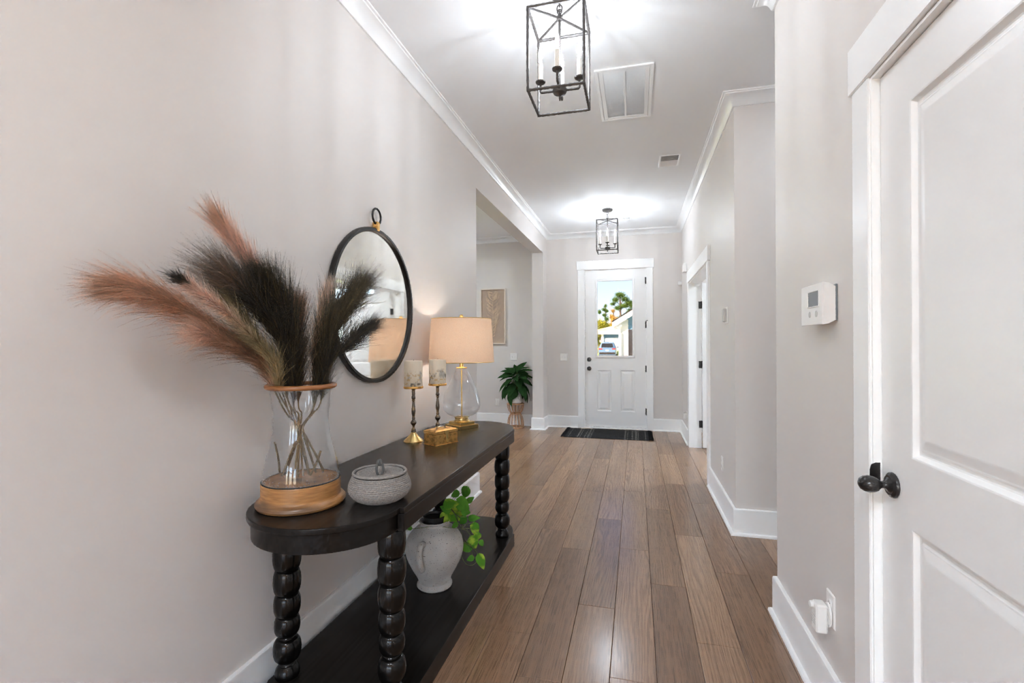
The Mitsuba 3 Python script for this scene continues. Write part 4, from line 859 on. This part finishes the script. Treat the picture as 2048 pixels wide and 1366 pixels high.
for i in range(44):
    a = i*2.39996+.3; r = i/43
    top = np.array([SC[0]+.03*math.cos(a), SC[1]+.03*math.sin(a), .555])
    reach = .05+.15*r; zt = .585+.28*(1-r)**.8+gl_.uniform(-.03, .03)
    b = np.array([SC[0]+reach*.62*math.cos(a), SC[1]+reach*.62*math.sin(a), zt])
    b[1] = min(b[1], 7.50)
    part(pe, 'stalk', tube(smoothcurve([top, (top+b)/2+np.array([0, 0, .03]), b], 8), .0022, 6), STEM, smooth=True)
    d = np.array([math.cos(a), math.sin(a), .85-2.0*r]); d /= np.linalg.norm(d)
    if b[1]+.2*d[1] > 7.49: d[1] *= .2
    if i % 1 == 0: part(pe, 'leaf', leaf_mesh(b, d, (gl_.normal(0, .35), gl_.normal(0, .35)-.3, 1) if abs(d[2]) < .9 else (math.cos(a), math.sin(a), .2), gl_.uniform(.18, .25), gl_.uniform(.105, .14), .16, .50, .0, 9, 5), LEAFD, smooth=True)

# ================================================================ SHADOW BOX ART
art = thing('framed_art', 'tall pale framed botanical shadow box on the dining room wall', 'picture')
Ma = frame((-2.468, 7.53, 1.314), BX, BZ); aw, ah = .424, .902
part(art, 'frame', tf(rectframe((.016, .016, aw-.016, ah-.016), .016, 0, .042, .002), Ma), ARTPALE, smooth=False)
part(art, 'backing', tf(bx(.014, aw-.014, .014, ah-.014, .004, .012), Ma), ARTBACK, smooth=False)
fr = []; ga = np.random.default_rng(9)
spn = smoothcurve([(.19, .06, .016), (.205, .25, .02), (.212, .50, .022), (.205, .72, .022), (.20, .86, .018)], 60)
fr.append(tube(spn, np.linspace(.005, .002, 60), 6))
for i in range(110):
    t = ga.uniform(.08, 1); c = spn[int(t*59)]; s = 1 if i % 2 else -1
    Lf = (.05+.12*math.sin(math.pi*min(1, (1-t)*.9+.1)))*ga.uniform(.75, 1.1); a = ga.uniform(.45, .95)
    e = c+np.array([s*Lf*math.sin(a), Lf*math.cos(a), ga.uniform(0, .012)])
    e[0] = np.clip(e[0], .04, aw-.04); e[1] = min(e[1], ah-.04)
    md = (c+e)/2+np.array([s*.012, -.012, .006])
    fr.append(tube(smoothcurve([c, md, e], 8), np.interp(np.linspace(0, 1, 8), [0, .5, 1], [.002, .0042, .0008]), 5))
part(art, 'frond', tf(cat(fr), Ma), ARTFROND, smooth=True, label='pressed feathery frond')

# ================================================================ DOORMAT
rg = thing('door_mat', 'small black woven mat with pale stripes and fringed ends before the front door', 'rug')
x0, x1, y0, y1 = -.985, .175, 6.740, 7.465
nx, ny = 60, 36
gx, gy = np.meshgrid(np.linspace(x0, x1, nx), np.linspace(y0, y1, ny), indexing='ij')
gz = .0085+.0016*meshkit.fbm(np.stack([gx*7, gy*9, gx*0], -1), 2)-.004*(np.minimum(gy-y0, y1-gy) < .006)
V = np.vstack([np.column_stack([gx.ravel(), gy.ravel(), gz.ravel()]), np.column_stack([gx.ravel(), gy.ravel(), gx.ravel()*0+.0005])])
i = np.arange(nx-1)[:, None]*ny+np.arange(ny-1)[None]; i = i.ravel(); o = nx*ny
F = [np.stack([i, i+ny, i+ny+1], 1), np.stack([i, i+ny+1, i+1], 1), np.stack([i+o, i+ny+1+o, i+ny+o], 1), np.stack([i+o, i+1+o, i+ny+1+o], 1)]
def skirt(e): e = np.asarray(e); return np.vstack([np.stack([e[:-1], e[1:], e[1:]+o], 1), np.stack([e[:-1], e[1:]+o, e[:-1]+o], 1)])
F += [skirt(np.arange(nx)*ny), skirt(np.arange(nx)*ny+ny-1), skirt(np.arange(ny)), skirt((nx-1)*ny+np.arange(ny))]
part(rg, 'cloth', trimesh.Trimesh(V, np.vstack(F), process=False), RUG, smooth=True)
for s, xe in ((-1, x0), (1, x1)):
    ts = []; gg = np.random.default_rng(21+s)
    for q in np.arange(y0+.008, y1-.004, .011):
        for c in range(2):
            l = gg.uniform(.035, .065); yy = q+gg.normal(0, .004)
            P = [(xe-s*.004, yy, .008), (xe+s*l*.45, yy+gg.normal(0, .006), .010+gg.uniform(0, .006)), (xe+s*l, yy+gg.normal(0, .012), .003)]
            ts.append(tube(smoothcurve(P, 6), [.0026, .0028, .0026, .0026, .0024, .0018], 5))
    part(rg, 'fringe', cat(ts), FRINGE, smooth=True, kind='stuff', label='black fringe')
# ================================================================ OUTSIDE, BEYOND THE DOOR GLASS
GZ = -.40
GRASS = mat('lawn', pr(proc(lambda p, n, uv: mix((.10, .16, .035), (.26, .30, .09), fbm(p.x*.9, p.y*.9, 0., 4))), .9, spec=.1))
CONC = mat('concrete', pr(proc(lambda p, n, uv: mix((.48, .46, .43), (.58, .56, .53), fbm(p.x*2., p.y*2., 0., 3))), .85, spec=.15))
SIDING = mat('blue_siding', pr((.10, .225, .335), .6, spec=.3))
SIDING2 = mat('slate_siding', pr((.075, .16, .25), .6, spec=.3))
OUTWHITE = mat('outdoor_white', pr((.82, .82, .80), .5, spec=.3))
SHINGLE = mat('tan_shingle', pr(proc(lambda p, n, uv: mix((.30, .25, .19), (.50, .42, .31), cell_rand(p.x*4.+dr.floor(p.z*7.)*.5, p.z*7., 2.))), .9, spec=.1))
SHINGLEDK = mat('dark_shingle', pr((.025, .025, .03), .9, spec=.1))
CARPAINT = mat('car_blue', pr((.13, .26, .42), .25, .55, clearcoat=1.0))
CARGLASS = mat('car_glass', pr((.015, .018, .02), .08, spec=.6))
TIRE = mat('car_tire', pr((.012, .012, .012), .8))
TAIL = mat('car_tail_light', pr((.45, .015, .012), .25))
BARK = mat('tree_bark', pr(proc(lambda p, n, uv: mix((.07, .055, .045), (.17, .13, .10), noise(p.x*6., p.y*6., p.z*1.5))), .9, spec=.1))
def foliage(name, a, b, tr=.8): return mat(name, {'type': 'principledthin', 'base_color': proc(lambda p, n, uv: mix(a, b, fbm(*P3(p, .9), 3))), 'roughness': .7, 'diff_trans': tr, 'spec_trans': 0.0, 'eta': 1.35}, two=False)
PINE = foliage('pine_needles', (.035, .10, .03), (.17, .27, .05))
HEDGE = foliage('yellow_green_leaves', (.10, .17, .02), (.46, .46, .07))
AUTUMN = foliage('autumn_leaves', (.40, .24, .05), (.62, .46, .14))
BUSHM = foliage('bush_leaves', (.04, .11, .015), (.16, .26, .05))
one('lawn', bx(-90, 90, 9.2, 190, GZ-.3, GZ), GRASS, 'green lawn of the street seen through the door glass', 'lawn', smooth=False)
struct('trim_porch', cat([bx(-3, 3, 7.71, 9.2, GZ-.2, -.02)]), CONC, 'concrete porch in front of the door')
one('driveway', bx(-6.5, -1.3, 14, 64.3, GZ+.001, GZ+.012), CONC, 'pale concrete driveway in front of the far garage', 'driveway', smooth=False)
def at(x, y, Y): return px(x, y, Y=Y)
# near neighbour: gable wall with lap siding on the right
nh = thing('neighbor_house', 'blue lap sided house with a white trimmed gable, right side of the door glass', 'house')
HY = 24.0
cx0 = at(1246, 690, HY)[0]; eave = at(1241, 648, HY-.4)[2]; 
ridge_slope = .62
wl = cx0-.05; W = 8.0
zE = at(1250, 640, HY)[2]
gpoly = Polygon([(wl, GZ), (wl+W, GZ), (wl+W, zE), (wl+W/2, zE+W/2*ridge_slope), (wl, zE)])
part(nh, 'gable_wall', wall_y(gpoly, HY, HY+.2), SIDING, smooth=False)
part(nh, 'side_wall', bx(wl, wl+.2, HY+.1, HY+14, GZ, zE), SIDING, smooth=False)
z = GZ+.1
nb = 0
while z < zE+W/2*ridge_slope-.3:
    xl = wl+.30 if z < zE else wl+(z-zE)/ridge_slope+.25
    xr = wl+W-.3 if z < zE else wl+W-(z-zE)/ridge_slope-.25
    if xr > xl+.3: part(nh, 'siding_board', hull([(x, HY+a, zz) for x in (xl, xr) for a, zz in ((0, z), (-.030, z), (-.006, z+.175), (0, z+.175))]), SIDING, smooth=False)
    z += .178
part(nh, 'corner_board', bx(wl-.06, wl+.30, HY-.05, HY+.15, GZ, zE+.02), OUTWHITE, smooth=False)
ov = .45
rk = lambda y0, y1, t0, t1: cat([hull([(wl-ov, y, zE-ov*ridge_slope+t) for y in (y0, y1) for t in (t0, t1)]+[(wl+W/2, y, zE+W/2*ridge_slope+t) for y in (y0, y1) for t in (t0, t1)]), hull([(wl+W+ov, y, zE-ov*ridge_slope+t) for y in (y0, y1) for t in (t0, t1)]+[(wl+W/2, y, zE+W/2*ridge_slope+t) for y in (y0, y1) for t in (t0, t1)])])
part(nh, 'roof', rk(HY-.42, HY+14, .16, .215), SHINGLEDK, smooth=False)
part(nh, 'rake_board', rk(HY-.40, HY-.34, -.12, .16), OUTWHITE, smooth=False)
part(nh, 'soffit', rk(HY-.38, HY+.02, .10, .14), OUTWHITE, smooth=False)
part(nh, 'eave_box', bx(wl-ov, wl, HY-.3, HY+14, zE-ov*ridge_slope-.05, zE-.05), OUTWHITE, smooth=False)
part(nh, 'downspout', tube([(wl-ov+.03, HY-.2, zE-.30), (wl-.10, HY-.2, zE-.55), (wl-.10, HY-.2, GZ)], .05, 8), OUTWHITE, smooth=True)
wx0, wx1 = at(1258, 690, HY)[0], at(1278, 690, HY)[0]
wz1 = at(1262, 659, HY)[2]
wk = part(nh, 'window_frame', bx(wx0+.16, wx1, HY-.12, HY, GZ+.3, wz1, .01), OUTWHITE, smooth=False)
part(nh, 'shutter', cat([bx(wx0-.02, wx0+.16, HY-.09, HY-.03, GZ+.3, wz1)]+[bx(wx0-.01, wx0+.15, HY-.10, HY-.08, zz, zz+.05) for zz in np.arange(GZ+.35, wz1-.08, .09)]), SHINGLEDK, smooth=False)
part(wk, 'pane', bx(wx0+.30, wx1-.1, HY-.135, HY-.11, GZ+.5, wz1-.15), OUTWHITE, smooth=False)
# far house with a garage
fh = thing('garage_house', 'tan roofed house with a white garage door behind the parked car', 'house')
FY = 66.0
fx0, fx1 = at(1198, 690, FY)[0], at(1290, 690, FY)[0]
zf = at(1210, 668, FY)[2]
part(fh, 'front_wall', wall_y(wallpoly([(fx0+.4, GZ), (fx1, GZ), (fx1, zf), (fx0+.4, zf)], [(at(1208.5, 690, FY)[0], GZ-1, at(1208.5, 690, FY)[0]+4.9, at(1220, 675.5, FY)[2])]), FY, FY+.3), SIDING2, smooth=False)
gx0_ = at(1208.5, 690, FY)[0]; gz1_ = at(1220, 675.5, FY)[2]
gd = thing  # garage door built of panels
for i in range(4):
    hgt = (gz1_-GZ)/4
    for j in range(8):
        part(fh, 'garage_door_panel', bx(gx0_+.02+j*.61, gx0_+.60+j*.61, FY+.12, FY+.2, GZ+i*hgt+.01, GZ+(i+1)*hgt-.01, .03), OUTWHITE, smooth=False)
part(fh, 'garage_trim', cat([bx(gx0_-.2, gx0_, FY-.04, FY+.1, GZ, gz1_+.1)]), SIDING2, smooth=False)
part(fh, 'corner_board', bx(fx0+.3, fx0+.62, FY-.06, FY+.2, GZ, zf), OUTWHITE, smooth=False)
part(fh, 'fascia', bx(fx0-.1, fx1, FY-.5, FY-.4, zf-.05, zf+.50), OUTWHITE, smooth=False)
part(fh, 'soffit', bx(fx0-.1, fx1, FY-.45, FY+.2, zf-.02, zf+.03), OUTWHITE, smooth=False)
zt = at(1234, 648, FY+5.5)[2]
part(fh, 'roof', hull([(fx0-.2, FY-.5, zf+.42), (fx1+5, FY-.5, zf+.42), (fx0-.2, FY+12, zf+.55), (fx1+5, FY+12, zf+.55), (fx0+2.7, FY+5.5, zt), (fx1-2, FY+5.5, zt), (fx0-.2, FY-.5, zf+.6), (fx1+5, FY-.5, zf+.6)]), SHINGLE, smooth=False)
part(fh, 'side_wall', bx(fx0+.4, fx0+.7, FY+.2, FY+11.5, GZ, zf), SIDING2, smooth=False)
part(fh, 'wall_lamp', bx(gx0_-.62, gx0_-.48, FY-.14, FY, GZ+1.75, GZ+2.05, .02), OUTWHITE, smooth=False)
# parked car, rear towards the door
car = thing('parked_car', 'blue sport utility car parked on the far driveway, rear to the door', 'car')
CYr = 54.0
cxm = (at(1201.5, 700, CYr)[0]+at(1227, 700, CYr)[0])/2
def carloft(rows):
    """rows: (y, half width bottom, half width top, z bottom, z shoulder, z top)"""
    V = []; k = 12
    for y, wb, ws, wt, zb, zs, zt_ in rows:
        V += [(cxm+x, y, zz) for x, zz in ((-wb, zb), (-ws, zb+.18), (-ws, zs), (-ws*.97, zs+.06), (-wt, zt_-.08), (-wt*.86, zt_), (wt*.86, zt_), (wt, zt_-.08), (ws*.97, zs+.06), (ws, zs), (ws, zb+.18), (wb, zb))]
    n = len(rows); F = []
    for i in range(n-1):
        for j in range(k):
            a, b = i*k+j, i*k+(j+1) % k; F += [(a, b, b+k), (a, b+k, a+k)]
    F += [(0, j+1, j) for j in range(1, k-1)]+[((n-1)*k, (n-1)*k+j, (n-1)*k+j+1) for j in range(1, k-1)]
    m = trimesh.Trimesh(V, F, process=False); m.fix_normals(); return m
gz = GZ+.013
part(car, 'body', carloft([(CYr, .82, .90, .78, gz+.38, gz+1.00, gz+1.04), (CYr+.12, .86, .95, .80, gz+.30, gz+1.05, gz+1.12), (CYr+.35, .88, .97, .72, gz+.26, gz+1.06, gz+1.66), (CYr+.9, .88, .97, .70, gz+.26, gz+1.04, gz+1.74), (CYr+2.4, .88, .97, .70, gz+.26, gz+1.02, gz+1.72), (CYr+3.3, .88, .96, .84, gz+.26, gz+1.0, gz+1.14), (CYr+4.4, .84, .92, .80, gz+.30, gz+.90, gz+.98), (CYr+4.7, .72, .80, .70, gz+.38, gz+.74, gz+.80)]), CARPAINT, smooth=35)
part(car, 'rear_window', hull([(cxm+s*.66, CYr+.30, gz+1.16) for s in (-1, 1)]+[(cxm+s*.56, CYr+.41, gz+1.58) for s in (-1, 1)]+[(cxm+s*.66, CYr+.11, gz+1.16) for s in (-1, 1)]+[(cxm+s*.58, CYr+.30, gz+1.60) for s in (-1, 1)]), CARGLASS, smooth=False)
for s in (-1, 1): part(car, 'side_window', hull([(cxm+s*.965, CYr+.7, gz+1.12), (cxm+s*.965, CYr+2.9, gz+1.12), (cxm+s*.735, CYr+.9, gz+1.62), (cxm+s*.735, CYr+2.3, gz+1.62), (cxm+s*.90, CYr+.7, gz+1.12), (cxm+s*.90, CYr+2.9, gz+1.12)]), CARGLASS, smooth=False)
for s in (-1, 1):
    part(car, 'tail_light', bx(cxm+s*.52, cxm+s*.93, CYr-.02, CYr+.16, gz+.92, gz+1.06, .02), TAIL, smooth=False)
    part(car, 'mirror', bx(cxm+s*.98, cxm+s*1.14, CYr+2.6, CYr+2.75, gz+1.08, gz+1.24, .03), CARPAINT, smooth=False)
    for yy in (CYr+.95, CYr+3.75): part(car, 'wheel', tf(lathe([(0, -.12), (.22, -.12), (.33, -.11), (.36, -.07), (.36, .07), (.33, .11), (.22, .12), (0, .12)], 28), frame((cxm+s*.86, yy, gz+.36), (0, 1, 0), (0, 0, 1))), TIRE)
part(car, 'bumper', bx(cxm-.86, cxm+.86, CYr-.06, CYr+.1, gz+.40, gz+.62, .04), TIRE, smooth=False)
part(car, 'plate', bx(cxm-.17, cxm+.17, CYr-.03, CYr+.02, gz+.76, gz+.90), OUTWHITE, smooth=False)
# trees
def leafcloud(cs, n, size, seed):
    """many small leaf triangles in blobs (x, y, z, rx, rz)"""
    g = np.random.default_rng(seed); P = []
    w = np.array([c[3]**2*c[4] for c in cs]); pick = g.choice(len(cs), n, p=w/w.sum())
    v = g.normal(size=(n, 3)); v /= np.linalg.norm(v, axis=1, keepdims=True); r = np.minimum(np.abs(g.normal(0, .62, n)), 1.5)
    C = np.array(cs)[pick]; P = C[:, :3]+v*r[:, None]*np.column_stack([C[:, 3], C[:, 3], C[:, 4]])
    a = g.normal(size=(n, 3)); b = g.normal(size=(n, 3)); a /= np.linalg.norm(a, axis=1, keepdims=True); b /= np.linalg.norm(b, axis=1, keepdims=True)
    s = size*g.uniform(.6, 1.4, n)[:, None]
    P[:, 2] = np.maximum(P[:, 2], GZ+1.5*s[:, 0])
    V = np.stack([P+a*s, P-a*s*.6+b*s*.7, P-a*s*.6-b*s*.7], 1).reshape(-1, 3)
    return trimesh.Trimesh(V, np.arange(3*n).reshape(-1, 3), process=False)
def tree(label, name, Y, blobs, trunk, m, n, size, seed, catg='tree'):
    k = thing(name, label, catg)
    part(k, 'foliage', leafcloud([(*at(x, y, Y), r*Y/FPX, rz*Y/FPX) for x, y, r, rz in blobs], n, size, seed), m, smooth=False, kind='stuff')
    if trunk:
        b = at(trunk[0], 713, Y); t_ = at(trunk[1], trunk[2], Y); b[2] = GZ+.03
        part(k, 'trunk', tube(smoothcurve([b, (b+t_)/2+np.array([.1, 0, 0]), t_], 12), np.linspace(trunk[3], trunk[3]*.4, 12), 8), BARK, smooth=True)
        g = np.random.default_rng(seed)
        for x, y, r, rz in blobs[:7]:
            c = at(x, y, Y); s = b+(t_-b)*np.clip((c[2]-b[2])/(t_[2]-b[2])-.08, .3, 1)
            part(k, 'limb', tube(smoothcurve([s, (s+c)/2+np.array([0, 0, -.1]), c], 8), np.linspace(trunk[3]*.3, trunk[3]*.1, 8), 6), BARK, smooth=True)
    return k
tree('tall dark pine with tufted crown above the gable', 'pine_tree', 88., [(1240, 590, 9, 5), (1231, 600, 7, 5), (1250, 598, 8, 5), (1258, 606, 8, 6), (1226, 608, 5, 3), (1247, 612, 9, 4), (1236, 616, 7, 4), (1262, 622, 8, 6), (1256, 630, 9, 5), (1242, 637, 8, 5), (1266, 612, 6, 4)], (1240, 1240, 586, .26), PINE, 30000, .085, 1)
tree('slender young pine left of the tall pine', 'pine_tree', 92., [(1211, 612, 3, 3), (1208, 619, 3.5, 3), (1213, 622, 4, 3), (1209, 630, 4, 3), (1213, 638, 4, 4), (1199, 624, 3, 4)], (1211, 1211, 608, .15), PINE, 5000, .10, 2)
tree('golden autumn tree between the pines and the garage roof', 'autumn_tree', 84., [(1226, 622, 4, 4), (1224, 634, 5, 5), (1230, 640, 7, 6), (1236, 646, 8, 6), (1226, 652, 8, 6), (1218, 658, 8, 6)], (1228, 1227, 625, .16), AUTUMN, 16000, .09, 3)
tree('bushy yellow green tree at the left of the door glass', 'broadleaf_tree', 80., [(1199, 648, 8, 8), (1207, 650, 8, 8), (1196, 662, 9, 9), (1206, 664, 9, 8), (1214, 654, 7, 7), (1216, 664, 7, 6), (1192, 676, 8, 10), (1186, 655, 9, 12), (1200, 690, 5, 12)], (1200, 1201, 645, .35), HEDGE, 30000, .10, 4)
tree('round green shrub beside the white corner board', 'shrub', 65.2, [(1237, 707, 4.5, 4), (1240, 706, 4.5, 4)], (1238, 1238, 706, .05), BUSHM, 2500, .07, 5, 'shrub')
tree('broad green tree far right behind the gable house', 'broadleaf_tree', 104., [(1275, 640, 14, 12), (1290, 630, 14, 14), (1300, 650, 16, 16)], (1285, 1285, 630, .4), BUSHM, 9000, .12, 6)
